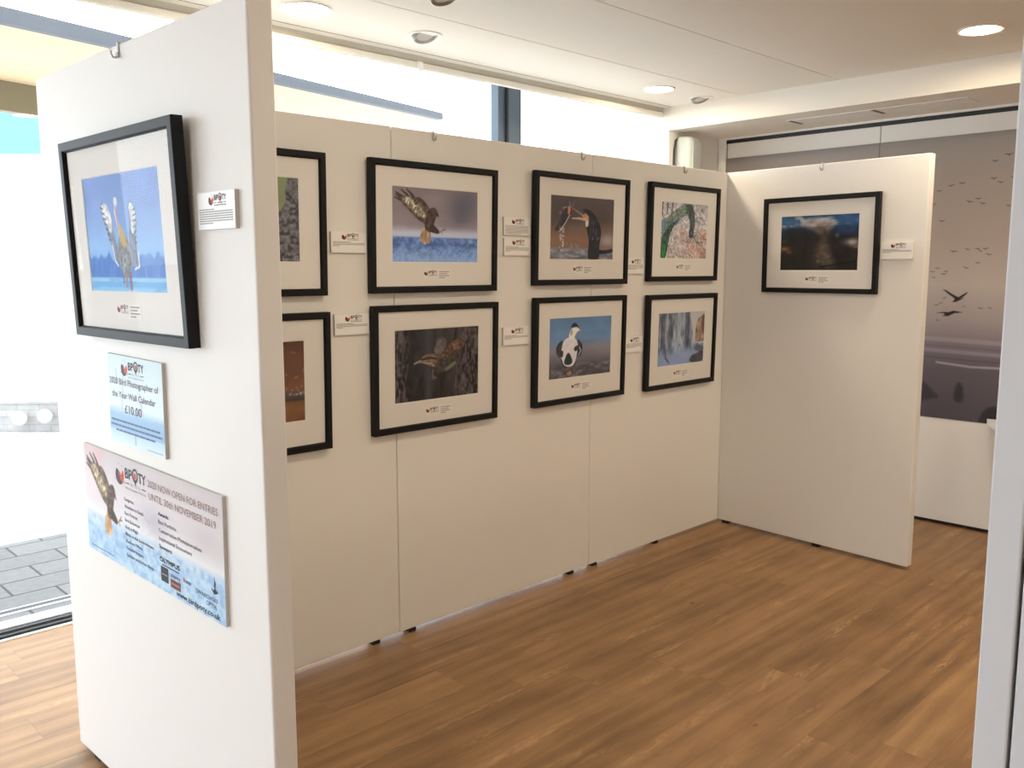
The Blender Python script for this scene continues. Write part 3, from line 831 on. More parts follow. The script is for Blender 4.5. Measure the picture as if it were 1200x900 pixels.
def paint_eruption():
    c = Cv()
    c.grad([(0, (30, 82, 112)), (.12, (46, 96, 128)), (.24, (36, 60, 84)), (.4, (44, 42, 46)), (.6, (48, 42, 38)), (1, (42, 37, 32))])
    n = fbm(c.w, c.h, 9, 9, 21, 4)
    c.blend(np.clip((n - .5) * 6, 0, 1) * np.clip((.26 - c.v) / .1, 0, 1) * .8, (186, 184, 186))
    c.blend(np.clip((.40 - c.v) / .1, 0, 1) * np.clip((c.u - .7) / .1, 0, 1) * .6, (22, 70, 116))
    c.blob(.25, .40, .25, .18, (44, 40, 42), .8)
    c.poly([(.22, .18), (.36, .08), (.52, .06), (.66, .12), (.74, .14), (.66, .24), (.60, .32), (.46, .30), (.38, .22)], (166, 146, 136), soft=.09, tex=feather(c, 5, 16, 16, .25))
    c.poly([(.48, .22), (.60, .22), (.63, .36), (.58, .44), (.64, .66), (.74, .92), (.46, .92), (.44, .72), (.52, .5), (.50, .36)], (100, 78, 58), soft=.16, alpha=.85, tex=feather(c, 6, 24, 26, .6))
    c.poly([(.55, .48), (.62, .54), (.70, .90), (.54, .90), (.53, .66)], (112, 98, 76), soft=.14, alpha=.7, tex=feather(c, 9, 30, 20, .3))
    c.line([(.57, .28), (.53, .5), (.50, .74)], .02, (112, 66, 46), .7, soft=.04)
    c.blob(.06, .60, .07, .05, (196, 128, 74), .9); c.blob(.12, .66, .05, .035, (146, 84, 48), .8); c.blob(.05, .46, .06, .05, (82, 58, 46), .7)
    c.blob(.92, .50, .11, .075, (206, 178, 158), .95); c.blob(.97, .58, .06, .04, (160, 120, 104), .7)
    c.blob(.73, .38, .03, .05, (156, 160, 166), .7); c.blob(.70, .42, .06, .09, (34, 34, 44), .6)
    c.line([(.52, .93), (1.0, .83)], .012, (20, 18, 17), .9)
    c.noise(14, 12, .22, 9)
    c.mul(np.where(c.v > .2, .82, .95))
    return c

def paint_entries():
    c = Cv(240, 96, 2.57)
    c.grad([(0, (200, 190, 202)), (.25, (214, 206, 216)), (.5, (222, 218, 228)), (.60, (226, 230, 240)), (.66, (184, 212, 242)), (.8, (164, 204, 244)), (1, (176, 214, 248))])
    c.blob(.05, .08, .07, .2, (222, 186, 196), .8); c.blob(.13, .04, .05, .3, (226, 172, 180), .6); c.blob(.06, .3, .1, .2, (236, 214, 228), .7)
    c.blob(.55, .45, .12, .16, (176, 172, 196), .6); c.blob(.9, .4, .2, .2, (196, 186, 192), .6); c.blob(.75, .08, .3, .12, (204, 198, 200), .6)
    n = fbm(c.w, c.h, 44, 24, 4, 3); lo = np.clip((c.v - .63) / .04, 0, 1)
    c.blend(lo * np.clip((n - .52) * 5, 0, 1) * .45, (112, 164, 228)); c.blend(lo * np.clip((.45 - n) * 5, 0, 1) * .5, (212, 234, 250))
    hunting_bird(c, .0, .03, .50, 1.0, 1.28, 5)
    return c

def paint_calendar():
    c = Cv(96, 90, .345 / .255)
    c.grad([(0, (206, 230, 242)), (.3, (216, 240, 248)), (.56, (222, 244, 252)), (.63, (176, 216, 242)), (.8, (150, 198, 240)), (.86, (190, 228, 250)), (1, (222, 242, 252))])
    t = .62 + .06 * (fbm(c.w, c.h, 16, 1, 9, 3) - .4)
    c.blend(np.clip((c.v - t) / .03, 0, 1) * (c.v < .84) * .6, (140, 190, 238))
    c.line([(.30, .20), (.27, .40), (.25, .60)], .02, (196, 206, 226), .6); c.line([(.60, .40), (.62, .60)], .03, (196, 206, 226), .6)
    c.line([(.48, .84), (.48, .95)], .014, (176, 170, 206), .9)
    c.line([(.16, .16), (.17, .32)], .006, (140, 160, 196), .8)
    return c

# ------------------------------------------------------------------ planes that carry the exhibits
# each carrier: origin on the face, rotation; local +x to the right along the face, -y to the viewer
LONG = ((0.0, 0.0), 0.0)
FRONT = ((-0.0568, 0.037), AF - PI / 2)
RIGHT = ((3 * PW, 0.0), AR - PI / 2)
def on(car, u, z, off=0.0):
    (ox, oy), th = car
    return (ox + u * math.cos(th) + off * math.sin(th), oy + u * math.sin(th) - off * math.cos(th), z)

# ------------------------------------------------------------------ setting: floor, ceiling, walls
X0, X1, Y0, YW = -5.2, XW, -6.6, 1.26
b = MB(); b.box(X0, X1 + .12, Y0, 1.175, -0.12, 0.0, M['floor']); floor = struct(b, 'floor')

b = MB()                                    # ceiling boards with open joints between them
ys = [Y0, -3.13, -1.83, -0.53, 0.12, 0.735]
for a, c_ in zip(ys[:-1], ys[1:]):
    b.box(X0, XB, a + .003, c_ - .003, CEIL, CEIL + .02, M['ceiling'])
b.box(X0, X1 + .12, Y0, 1.5, CEIL + .20, CEIL + .30, M['ceiling'])       # slab over the blind recess
b.box(X0, XB, Y0, 0.735, CEIL + .021, CEIL + .03, M['groove'])
b.box(X0, XB, 0.72, 0.735, CEIL + .02, CEIL + .20, M['ceiling'])
b.box(X0, XB, 0.665, 0.668, CEIL - .0012, CEIL + .001, M['groove'])      # groove line near the window edge
struct(b, 'ceiling')

b = MB()
b.box(XB, XW + .02, Y0, .68, SOFF, CEIL + .2, M['ceiling'])
b.build('trim_1')['kind'] = 'structure'     # bulkhead over the right wall

# right wall: sliding wall panels under a black track, white pier up to the glass
b = MB()
b.box(XW, XW + .1, Y0, -0.523, 0.026, 2.523, M['wall'])
b.box(XW, XW + .1, -0.517, 0.605, 0.026, 2.523, M['wall'])
b.box(XW + .004, XW + .1, -0.53, -0.51, 0.026, 2.523, M['groove'])
b.box(XW + .03, XW + .12, Y0, 0.605, 0.0, 0.03, M['track'])
b.box(XB, XW + .1, 0.68, 1.30, 0.0, CEIL + .2, M['wall'])
struct(b, 'wall_right')
b = MB(); b.box(XW - .006, XW + .05, Y0, 0.612, 2.523, 2.549, M['track'])
b.box(XW + .002, XW + .05, 0.605, 0.612, 0.0, 2.523, M['track']); struct(b, 'trim_2')
b = MB(); b.box(XW - .016, XW + .05, 0.612, 0.675, 0.0, SOFF, M['trimw'], .004)
b.box(XW - .016, XW + .05, Y0, 0.612, 2.549, SOFF, M['trimw']); struct(b, 'trim_3')

b = MB(); b.box(X0 - .1, X0, Y0, 1.3, 0, .25, M['wall']); b.box(X0 - .1, X0, Y0, 1.3, 2.5, CEIL + .2, M['wall'])
for y0, y1 in ((Y0, -3.3), (-1.7, 1.3)): b.box(X0 - .1, X0, y0, y1, .25, 2.5, M['wall'])
struct(b, 'wall_left')
w2 = empty('added_window', (X0, 0, 0)); w2['kind'] = 'structure'  # unseen window, added to bring in daylight fill from the left
b = MB()
for y0, y1 in ((-3.3, -2.5), (-2.5, -1.7)):
    b.box(-.08, -.03, y0, y0 + .05, .25, 2.5, M['alu']); b.box(-.08, -.03, y1 - .05, y1, .25, 2.5, M['alu']); b.box(-.08, -.03, y0, y1, .25, .30, M['alu']); b.box(-.08, -.03, y0, y1, 2.45, 2.5, M['alu'])
b.build('window_frame', w2)
for y0, y1 in ((-3.3, -2.5), (-2.5, -1.7)):
    b = MB(); b.poly([(-.055, y0, .25), (-.055, y1, .25), (-.055, y1, 2.5), (-.055, y0, 2.5)], M['pane']); b.build('pane', w2)
b = MB(); b.box(X0 - .1, X1 + .1, Y0 - .1, Y0, 0, CEIL + .2, M['wall']); struct(b, 'wall_back')

# glazed front: frame, two panes, sill and floor track
win = empty('window_1', (0, YW, 0)); win['kind'] = 'structure'
b = MB()
b.box(X0, XB, 0.0, .09, 2.86, CEIL + .2, M['alu'])
for x in (-.95, -3.2): b.box(x, x + .19, 0.0, .09, .05, 2.86, M['alu'])
b.box(3.105, 3.165, .02, .09, .05, 2.86, M['alu']); b.box(3.165, 3.18, .0, .09, .05, 2.86, M['alu_dark'])
b.box(3.18, 3.285, 0.0, .09, .05, 2.86, M['alu']); b.box(3.285, 3.295, 0.0, .09, .05, 2.86, M['alu_dark'])
b.build('window_frame', win)
for x0, x1 in ((-3.01, -.95), (-.76, 3.105), (3.295, XB)):
    b = MB(); b.poly([(x0, .045, .05), (x1, .045, .05), (x1, .045, 2.86), (x0, .045, 2.86)], M['pane']); b.build('pane', win)
b = MB()
b.box(X0, XB, -.085, -.07, -.02, .006, M['sill'])
b.box(X0, XB, -.07, -.045, -.02, .002, M['alu_dark']); b.box(X0, XB, -.045, -.035, -.02, .010, M['drain'])
b.box(X0, XB, -.035, .005, -.02, .002, M['alu_dark']); b.box(X0, XB, .005, .015, -.02, .010, M['drain'])
b.box(X0, XB, .015, .06, -.02, .002, M['alu_dark'])
b.box(X0, XB, .06, .075, -.02, .008, M['sill']); b.box(X0, XB, .075, .08, -.02, .006, M['alu_dark'])
b.box(X0, XB, .08, .16, -.02, .003, M['sill'])
b.build('window_sill', win)

# ------------------------------------------------------------------ outside
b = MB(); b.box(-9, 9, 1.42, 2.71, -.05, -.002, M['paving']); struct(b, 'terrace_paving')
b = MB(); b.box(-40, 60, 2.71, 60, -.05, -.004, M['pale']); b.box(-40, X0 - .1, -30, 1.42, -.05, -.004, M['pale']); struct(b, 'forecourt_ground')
b = MB(); b.box(-9, 9, 1.50, 1.515, -.01, .002, M['sill']); b.box(-9, 9, 1.515, 1.56, -.01, .001, M['drain']); b.box(-9, 9, 1.56, 1.57, -.01, .002, M['sill'])
tag(b.build('drain_channel'), 'dark linear drain channel crossing the grey paving outside the glass', 'drain')

can = empty('canopy', (0, 2.7, 0), 0, 'cream boarded canopy with blue grey front beam seen above the display panels', 'canopy')
def zt(x): return 3.125 - .062 * x
def zb(x): return 3.028 - .050 * x
xa, xe = -6.0, 3.83
b = MB()
b.raw([(xa, 0, zb(xa)), (xe, 0, zb(xe)), (xe, 0, zt(xe)), (xa, 0, zt(xa)), (xa, .06, zb(xa)), (xe, .06, zb(xe)), (xe, .06, zt(xe)), (xa, .06, zt(xa))],
      [(0,1,2,3),(5,4,7,6),(4,0,3,7),(1,5,6,2),(3,2,6,7),(4,5,1,0)], M['fascia'])
b.build('front_beam', can)
b = MB()
b.raw([(xa, .05, zb(xa) + .012), (xe + .06, .05, zb(xe) + .012), (xe + .06, 1.66, zb(xe) + .012), (xa, 1.66, zb(xa) + .012),
       (xa, .05, zb(xa) + .05), (xe + .06, .05, zb(xe) + .05), (xe + .06, 1.66, zb(xe) + .05), (xa, 1.66, zb(xa) + .05)],
      [(0,3,2,1),(4,5,6,7),(0,1,5,4),(1,2,6,5),(2,3,7,6),(3,0,4,7)], M['soffit'])
b.build('ceiling_boards', can)
b = MB()
b.raw([(xa, 1.66, zb(xa) - .20), (xe, 1.66, zb(xe) - .20), (xe, 1.66, zb(xe) + .02), (xa, 1.66, zb(xa) + .02), (xa, 1.76, zb(xa) - .20), (xe, 1.76, zb(xe) - .20), (xe, 1.76, zb(xe) + .02), (xa, 1.76, zb(xa) + .02)],
      [(0,1,2,3),(5,4,7,6),(4,0,3,7),(1,5,6,2),(3,2,6,7),(4,5,1,0)], M['olive'])
b.build('rear_beam', can)
b = MB()
for x in (-5.7, 3.3):
    b.box(x, x + .12, 1.65, 1.77, 0, zb(x) - .19, M['olive'])
    p_ = b.build('post', can); b = MB()

fw = Vector((math.cos(YAW), math.sin(YAW), 0)); rt = Vector((math.sin(YAW), -math.cos(YAW), 0)); cam0 = Vector((CAM[0], CAM[1], 0))
def far(depth, lat): return cam0 + fw * depth + rt * lat
p = far(8.72, -5.4)
sw = empty('stone_wall', (p.x, p.y, 0), YAW - PI / 2, 'low grey coursed stone wall beyond the terrace at the far left', 'wall')
b = MB(); b.box(-2.5, 2.5, 0, .25, 0, .285, M['stone']); b.build('coursed_stones', sw)
b = MB(); b.box(-2.53, 2.53, -.02, .27, .285, .317, M['stone'], .006); b.build('coping', sw)
GX = [(20, .149), (50, .174)]
for (px, z), lab in zip(GX, ('round white globe on low stone wall, left one beside the photo edge', 'round white globe on low stone wall, right one nearer the panel')):
    q = far(8.72, (px - 600) / F_PX * 8.72)
    e_ = empty('globe_light', (q.x, q.y, z), YAW - PI / 2, lab, 'globe light', 'white globes by the low stone wall')
    b = MB(); r = .067
    b.lathe([(r * math.sin(PI * i / 16), - r * math.cos(PI * i / 16)) for i in range(17)], M['globe'], 28, (0, -.075, 0)); b.build('globe', e_, True)
    b = MB(); b.lathe([(0, -.016), (.030, -.016), (.036, -.004), (.036, .001), (0, .001)], M['globe'], 20, (0, 0, 0), 'y'); b.build('wall_mount', e_, True)
p = far(14, -9.0)
bd = empty('distant_building', (p.x, p.y, 0), YAW - PI / 2, 'pale rendered building under a light blue sky stand-in band, far beyond the glass at left', 'building')
b = MB(); b.box(-6, 4.2, 0, 3.5, 0, 3.40, M['white_render']); b.build('rendered_wall', bd)
b = MB(); b.box(-6.1, 4.3, -.1, 3.6, 3.40, 4.5, M['cyan_sky']); b.build('sky_band', bd)  # solid band standing in for pale cyan sky above the building

# ------------------------------------------------------------------ display panels
def display_panel(car, u0, w, th, lab, feet=(0.12, -0.085), grp='white freestanding display panels'):
    e_ = empty('display_panel', on(car, u0, 0), car[1], lab, 'display panel', grp)
    b = MB(); b.box(0, w, 0, th, PB, PH, M['panel'], .005); b.build('board', e_)
    for f in feet:
        x = f if f >= 0 else w + f
        b = MB(); b.box(x - .02, x + .02, .008, th - .008, 0.0, PB + .002, M['rubber'], .002); b.build('foot', e_)
    return e_

TH = 0.06
display_panel(LONG, .016, PW - .018, TH, 'white display panel at the left of the long row, partly hidden by the nearest panel', (.12, -.12))
display_panel(LONG, PW + .001, PW - .002, TH, 'white display panel in the middle of the long row, between its two upright joints', (.075, -.13))
display_panel(LONG, 2 * PW + .001, PW - .004, TH, 'white display panel at the far right of the long row, meeting the corner', (.06, -.65))
display_panel(FRONT, 0, 1.263, .063, 'nearest white display panel at left carrying the pelican picture and two signs', (.12, -.12))
display_panel(RIGHT, -.055, 1.287, .058, 'white display panel turned across the corner, carrying the single smoke cloud picture', (.10, -.55))
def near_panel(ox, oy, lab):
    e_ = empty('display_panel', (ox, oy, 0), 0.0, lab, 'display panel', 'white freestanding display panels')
    b = MB(); b.box(0, 1.25, 0, .0455, PB, PH + .0, M['panel_cool_lit'], .003); b.build('board', e_)
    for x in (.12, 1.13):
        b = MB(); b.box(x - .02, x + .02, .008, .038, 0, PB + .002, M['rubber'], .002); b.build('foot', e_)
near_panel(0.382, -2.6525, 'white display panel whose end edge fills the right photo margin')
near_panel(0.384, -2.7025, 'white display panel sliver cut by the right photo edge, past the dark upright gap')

# hooks over the panel tops
def panel_hook(car, u, lab, th=0.06):
    e_ = empty('panel_hook', on(car, u, PH), car[1], lab, 'hook', 'metal hooks over the panel tops')
    b = MB(); b.box(-.005, .005, -.0035, -.0012, -.032, .004, M['metal']); b.box(-.005, .005, -.0035, th + .0035, .0015, .0038, M['metal'])
    b.box(-.005, .005, th + .0012, th + .0035, -.025, .004, M['metal']); b.build('strap', e_)
    b = MB(); b.tube([(0, -.003, -.028), (0, -.008, -.036), (0, -.016, -.036), (0, -.021, -.028), (0, -.021, -.020)], .0028, M['metal'], 8); b.build('hook_tip', e_, True)
    b = MB(); b.lathe([(0, -.004), (.007, -.004), (.007, 0), (0, 0)], M['metal'], 14, (0, -.003, -.029), 'y'); b.build('rivet', e_)
panel_hook(FRONT, .619, 'small metal hook over the top of the nearest left panel')
panel_hook(LONG, 1.499, 'small metal hook on the long row above the hunting hawk picture')
panel_hook(LONG, 2.467, 'small metal hook on the long row above the fishing bird picture')
panel_hook(LONG, 3.362, 'small metal hook on the long row just below the wall speaker')
panel_hook(RIGHT, .632, 'small metal hook over the cross panel above the smoke cloud picture')

# ------------------------------------------------------------------ framed pictures
def framed_picture(car, uc, zc, cv, seen, lab, w=.705, h=.545, pw=.478, ph=.314, dz=.022, tilt=0.0, seed=0, out=.037, roll=0.0, pdx=0.0, grey=.18):
    e_ = empty('framed_picture', on(car, uc, zc + h / 2), car[1], lab, 'framed picture', 'black framed bird and nature photographs')
    hw, hh = w / 2, h / 2
    D, bw = .030, .0245
    R = Matrix.Translation((0, -(out - D), -hh)) @ Matrix.Rotation(tilt, 4, 'X') @ Matrix.Rotation(roll, 4, 'Y')
    e_.matrix_local = Matrix.LocRotScale(Vector(on(car, uc, zc + hh)), None, None) @ Matrix.Rotation(car[1], 4, 'Z') @ Matrix.Translation((0, -(out - D), -hh)) @ Matrix.Rotation(tilt, 4, 'X') @ Matrix.Rotation(roll, 4, 'Y')
    # mitred mouldings with a small inner step, as one frame
    b = MB()
    prof = [(0, 0), (0, -D + .002), (.002, -D), (bw - .002, -D), (bw, -D + .0015), (bw, -D + .008), (bw + .003, -D + .008), (bw + .003, -.004), (bw + .003, 0)]
    cor = [(-1, -1), (1, -1), (1, 1), (-1, 1)]
    v = []; f = []; k = len(prof)
    for sx, sz in cor:
        for a, y in prof: v.append((sx * (hw - a), y, sz * (hh - a)))
    for i in range(4):
        j = (i + 1) % 4
        for t in range(k - 1): f.append((i * k + t, j * k + t, j * k + t + 1, i * k + t + 1))
    b.raw(v, f, M['frame']); b.build('frame', e_)
    iw, ih = hw - bw - .001, hh - bw - .001
    # mat with a bevelled opening
    pz = dz                                              # the opening sits a little above the middle
    ax, az0, az1 = pw / 2, pz - ph / 2, pz + ph / 2
    ym, yp = -.0175, -.0155
    b = MB()
    o4 = [(-iw, -ih), (iw, -ih), (iw, ih), (-iw, ih)]; i4 = [(-ax + pdx, az0), (ax + pdx, az0), (ax + pdx, az1), (-ax + pdx, az1)]
    p4 = [(-ax + pdx + .002, az0 + .002), (ax + pdx - .002, az0 + .002), (ax + pdx - .002, az1 - .002), (-ax + pdx + .002, az1 - .002)]
    for i in range(4):
        j = (i + 1) % 4
        b.poly([(o4[i][0], ym, o4[i][1]), (o4[j][0], ym, o4[j][1]), (i4[j][0], ym, i4[j][1]), (i4[i][0], ym, i4[i][1])], M['mat'])
        b.poly([(i4[i][0], ym, i4[i][1]), (i4[j][0], ym, i4[j][1]), (p4[j][0], yp, p4[j][1]), (p4[i][0], yp, p4[i][1])], M['matedge'])
    b.build('mat', e_)
    b = MB(); b.box(-iw, iw, -.006, -.001, -ih, ih, M['plaque_edge']); b.build('backing_board', e_)
    mesh_obj('print', grid_mesh('print', cv, cv.albedo(seen, .80, grey), pw + .004, ph + .004, yp + .0002, -pw / 2 - .002 + pdx, az0 - .002), e_)
    # caption slip under the print
    rnd = random.Random(seed)
    zc_ = az0 - .052
    b = MB(); b.box(-.078, .078, ym - .0008, ym, zc_ - .022, zc_ + .024, M['slip']); cap = b.build('caption_slip', e_)
    b = MB(); yy = ym - .0010
    logo(b, -.072, zc_ + .020, .072, yy, rnd, True, True)
    for i in range(4): fine_print(b, .012, .070, zc_ + .011 - .0085 * i, .0034, M['inkgrey'], yy, rnd, (1, .8, 1, .55)[i])
    b.build('caption_lettering', cap)
    b = MB(); b.poly([(-iw, -.0205, -ih), (iw, -.0205, -ih), (iw, -.0205, ih), (-iw, -.0205, ih)], M['glass']); b.build('glass', e_)
    return e_

SEEN = (205, 188, 164)
TL = math.radians(1.1)
framed_picture(FRONT, .640, 1.700, paint_pelican(), (246, 247, 250), 'black framed print of a white pelican with raised wings, on the nearest panel', .705, .547, .474, .312, .012, math.radians(2.0), 1, .040, grey=-.12)
framed_picture(LONG, .581, 1.787, paint_woodpecker_tree(), SEEN, 'upper black framed tree trunk picture half hidden behind the nearest panel', dz=.014, tilt=TL, seed=2)
framed_picture(LONG, .583, 1.178, paint_snow_dusk(), SEEN, 'lower black framed brown dusk picture half hidden behind the nearest panel', dz=.010, tilt=TL, seed=3)
framed_picture(LONG, 1.494, 1.790, paint_hunter(), SEEN, 'black framed print of a brown hawk swooping over blue water, upper row', dz=.012, tilt=TL, seed=4)
framed_picture(LONG, 1.494, 1.194, paint_bark_bird(), SEEN, 'black framed print of a brown bird against dark bark, lower row', dz=.010, tilt=TL, seed=5)
framed_picture(LONG, 2.457, 1.811, paint_fisher(), SEEN, 'black framed print of a dark cormorant tossing a fish, upper row', .72, .547, .488, .314, .010, TL, 6)
framed_picture(LONG, 2.450, 1.207, paint_duck(), SEEN, 'black framed print of a black and white duck standing, lower row', .708, .542, .483, .308, .012, TL, 7)
framed_picture(LONG, 3.350, 1.820, paint_green_bird(), SEEN, 'black framed print of a green bird among twigs, upper row by the corner', .686, .545, .460, .316, .014, TL, 8)
framed_picture(LONG, 3.346, 1.201, paint_waterfall(), SEEN, 'black framed print of a blue waterfall, lower row by the corner', .69, .543, .466, .307, .012, TL, 9)
framed_picture(RIGHT, .637, 1.752, paint_eruption(), (216, 202, 182), 'black framed print of a dark smoke cloud under blue sky, alone on the cross panel', .709, .543, .481, .310, .010, math.radians(.5), 10, .032)

# ------------------------------------------------------------------ information plaques
def plaque(car, u0, z1, lab, lines, w=.17, h=.084, seed=0):
    e_ = empty('info_plaque', on(car, u0 + w / 2, z1 - h / 2), car[1], lab, 'information plaque', 'white information plaques beside the pictures')
    rnd = random.Random(seed + 50)
    b = MB(); b.box(-w / 2, w / 2, -.010, .0008, -h / 2, h / 2, M['plaque_edge']); b.box(-w / 2, w / 2, -.0104, -.0099, -h / 2, h / 2, M['sign']); b.build('board', e_)
    b = MB(); y = -.0108
    logo(b, -.034, h / 2 - .004, .082, y, rnd, True, True)
    z = h / 2 - .041
    for i, rg in enumerate(lines):
        fine_print(b, -w / 2 + .008, w / 2 - .008, z, .0026, M['inklite'], y, rnd, rg); z -= .0052
    b.build('lettering', e_)
plaque(FRONT, 1.030, 1.792, 'white information plaque right of the pelican picture', (.45, 1, 1, 1, 1, 1, .4), .171, .085, 1)
plaque(LONG, .966, 1.764, 'white information plaque between the tree trunk and hawk pictures, upper row', (.55, 1, 1, .2), .166, .082, 2)
plaque(LONG, .973, 1.438, 'white information plaque between the brown dusk and bark bird pictures, lower row', (.55, 1, 1, .2), .165, .084, 3)
plaque(LONG, 1.911, 1.858, 'upper of two stacked white plaques left of the cormorant picture', (1, 1, 1, 1, 1, 1, 1, .7), .169, .083, 4)
plaque(LONG, 1.912, 1.761, 'lower of two stacked white plaques left of the cormorant picture', (.55, 1, 1, 1, .2), .172, .081, 5)
plaque(LONG, 1.905, 1.342, 'white information plaque left of the standing duck picture', (.5, 1, 1, .3), .172, .085, 6)
plaque(LONG, 2.832, 1.677, 'white information plaque squeezed between the cormorant and green bird pictures', (1, 1, 1, 1, .6), .153, .086, 7)
plaque(LONG, 2.832, 1.247, 'white information plaque squeezed between the duck and waterfall pictures', (1, 1, 1, 1, .6), .154, .087, 8)
plaque(RIGHT, 1.002, 1.757, 'white information plaque right of the smoke cloud picture on the cross panel', (.6, 1, 1, .3), .172, .090, 9)

# ------------------------------------------------------------------ calendar sign
rnd = random.Random(77)
w, h = .345, .255
cs = empty('calendar_sign', on(FRONT, .619, 1.250), FRONT[1], 'pale blue wall calendar price sign reading £10.00, between pelican picture and entries banner', 'sign')
cs.rotation_euler = (0, math.radians(.9), FRONT[1])
b = MB(); b.box(-w / 2, w / 2, -.0095, 0, -h / 2, h / 2, M['plaque_edge'], .0006); b.build('board', cs)
c = paint_calendar(); mesh_obj('printed_face', grid_mesh('printed_face', c, c.albedo((255, 255, 255), .97), w, h, -.0098, -w / 2, -h / 2), cs)
b = MB(); y = -.0104
X = lambda s: -w / 2 + s * w
Z = lambda t: h / 2 - t * h
logo(b, X(.262), Z(.035), w * .42, y, rnd); b.build('logo', cs); b = MB()
text(b, '2020 Bird Photographer of', X(.03), Z(.325), w * .90, M['inkpurple'], y, .0185, bold=.0003)
text(b, 'the Year Wall Calendar', X(.07), Z(.47), w * .80, M['inkpurple'], y, .0185, bold=.0003)
b.build('title_lettering', cs); b = MB()
text(b, '£10.00', X(.305), Z(.628), w * .31, M['inkpurple'], y, .024, bold=.0005)
b.build('price_lettering', cs); b = MB()
for i, (s0, s1) in enumerate(((.035, .93), (.02, .965), (.115, .84))): fine_print(b, X(s0), X(s1), Z(.745 + .055 * i), .0055, M['inkblue'], y, rnd)
b.build('fine_print', cs); b = MB()
fine_print(b, X(.70), X(.97), Z(.965), .002, M['inklite'], y, rnd)
b.build('credit_line', cs)

# ------------------------------------------------------------------ entries banner
w, h = .852, .332
es = empty('entries_banner', on(FRONT, .653, .9165), FRONT[1], 'wide pink and blue banner reading 2020 NOW OPEN FOR ENTRIES, lowest on the nearest panel', 'banner')
es.rotation_euler = (0, math.radians(1.15), FRONT[1])
b = MB(); b.box(-w / 2, w / 2, -.0095, 0, -h / 2, h / 2, M['plaque_edge'], .0006); b.build('board', es)
c = paint_entries(); mesh_obj('printed_face', grid_mesh('printed_face', c, c.albedo((250, 250, 255), .98), w, h, -.0098, -w / 2, -h / 2), es)
b = MB(); y = -.0104
X = lambda s: -w / 2 + s * w
Z = lambda t: h / 2 - t * h
logo(b, X(.268), Z(.055), w * .235, y, rnd); b.build('logo', es); b = MB()
text(b, '2020 NOW OPEN FOR ENTRIES', X(.519), Z(.165), w * .455, M['inkbrown'], y, .020, bold=.0003)
text(b, 'UNTIL 30th NOVEMBER 2019', X(.523), Z(.27), w * .437, M['inkbrown'], y, .020, bold=.0003)
b.build('title_lettering', es); b = MB()
for i, t_ in enumerate(('Categories:', 'Attention to Detail', 'Best Portrait', 'Bird Behaviour', 'Birds in Flight', 'Birds in the Environment', 'Black and White', 'Creative Imagery', 'Garden and Urban Birds')):
    wd = (.075, .145, .100, .115, .10, .212, .125, .135, .205)[i]
    text(b, t_, X(.330), Z(.378 + .0625 * i), w * wd, M['inkpurple'], y, .0105, res=2, bold=.00018)
b.build('category_list', es); b = MB()
for i, t_ in enumerate(('Awards:', 'Best Portfolio', 'Conservation Photojournalism', 'Inspirational Encounters', 'Sponsors:')):
    wd = (.074, .122, .282, .220, .088)[i]
    text(b, t_, X(.585), Z(.370 + .0685 * i), w * wd, M['ink'] if i in (0, 4) else M['inkpurple'], y, .0115, res=2, bold=.0003 if i in (0, 4) else .00018)
b.build('awards_list', es); b = MB()
text(b, 'OLYMPUS', X(.584), Z(.752), w * .136, M['ink'], y, .0125, bold=.0009)
rect = lambda s0, s1, t0, t1, m, yy=y: b.poly([(X(s0), yy, Z(t1)), (X(s1), yy, Z(t1)), (X(s1), yy, Z(t0)), (X(s0), yy, Z(t0))], m)
rect(.600, .715, .772, .782, M['ink'])
b.build('sponsor_logo', es); b = MB()
rect(.589, .640, .792, .918, M['ink']); fine_print(b, X(.595), X(.634), Z(.862), .004, M['inkgrey'], y - .0002, rnd)
b.build('sponsor_logo', es); b = MB()
text(b, 'alamy', X(.655), Z(.842), w * .068, M['inkpurple'], y, .013, bold=.0003)
rect(.654, .722, .858, .930, M['inkredbox']); fine_print(b, X(.660), X(.716), Z(.902), .005, M['inkgrey'], y - .0002, rnd)
b.build('sponsor_logo', es); b = MB()
b.poly([(X(.747) + .005 * math.cos(a * PI / 7), y, Z(.81) + .006 * math.sin(a * PI / 7)) for a in range(14)], M['inkred'])
fine_print(b, X(.757), X(.792), Z(.825), .008, M['inkblue'], y, rnd)
b.build('sponsor_logo', es); b = MB()
for k in range(12):
    a0, a1 = PI * k / 12, PI * (k + 1) / 12
    q = lambda a, r: (X(.765) + r * math.cos(a), y, Z(.915) + r * math.sin(a))
    b.poly([q(a0, .013), q(a1, .013), q(a1, .011), q(a0, .011)], M['inkwhite'])
fine_print(b, X(.745), X(.787), Z(.945), .003, M['inkwhite'], y, rnd)
b.build('sponsor_logo', es); b = MB()
# soaring bird mark over the optics maker's name
bx, bz = X(.935), Z(.735)
for P in ([(-.016, -.004), (.0, -.008), (.002, -.002), (.004, .030), (.008, -.003), (.022, -.010), (.010, -.016), (.0, -.018)], [(.001, .004), (.006, .018), (.010, .012), (.008, .002)]):
    b.poly([(bx + p[0], y, bz + p[1]) for p in P], M['ink'])
text(b, 'SWAROVSKI', X(.822), Z(.855), w * .130, M['inkblue'], y, .0125, bold=.0002)
text(b, 'OPTIK', X(.885), Z(.905), w * .066, M['inkblue'], y, .0125, bold=.0002)
b.build('sponsor_logo', es); b = MB()
text(b, 'www.birdpoty.co.uk', X(.690), Z(.977), w * .277, M['ink'], y, .0165, bold=.0004)
b.build('web_address', es); b = MB()
fine_print(b, X(.03), X(.225), Z(.955), .0028, M['inkblue'], y, rnd)
b.build('credit_line', es)

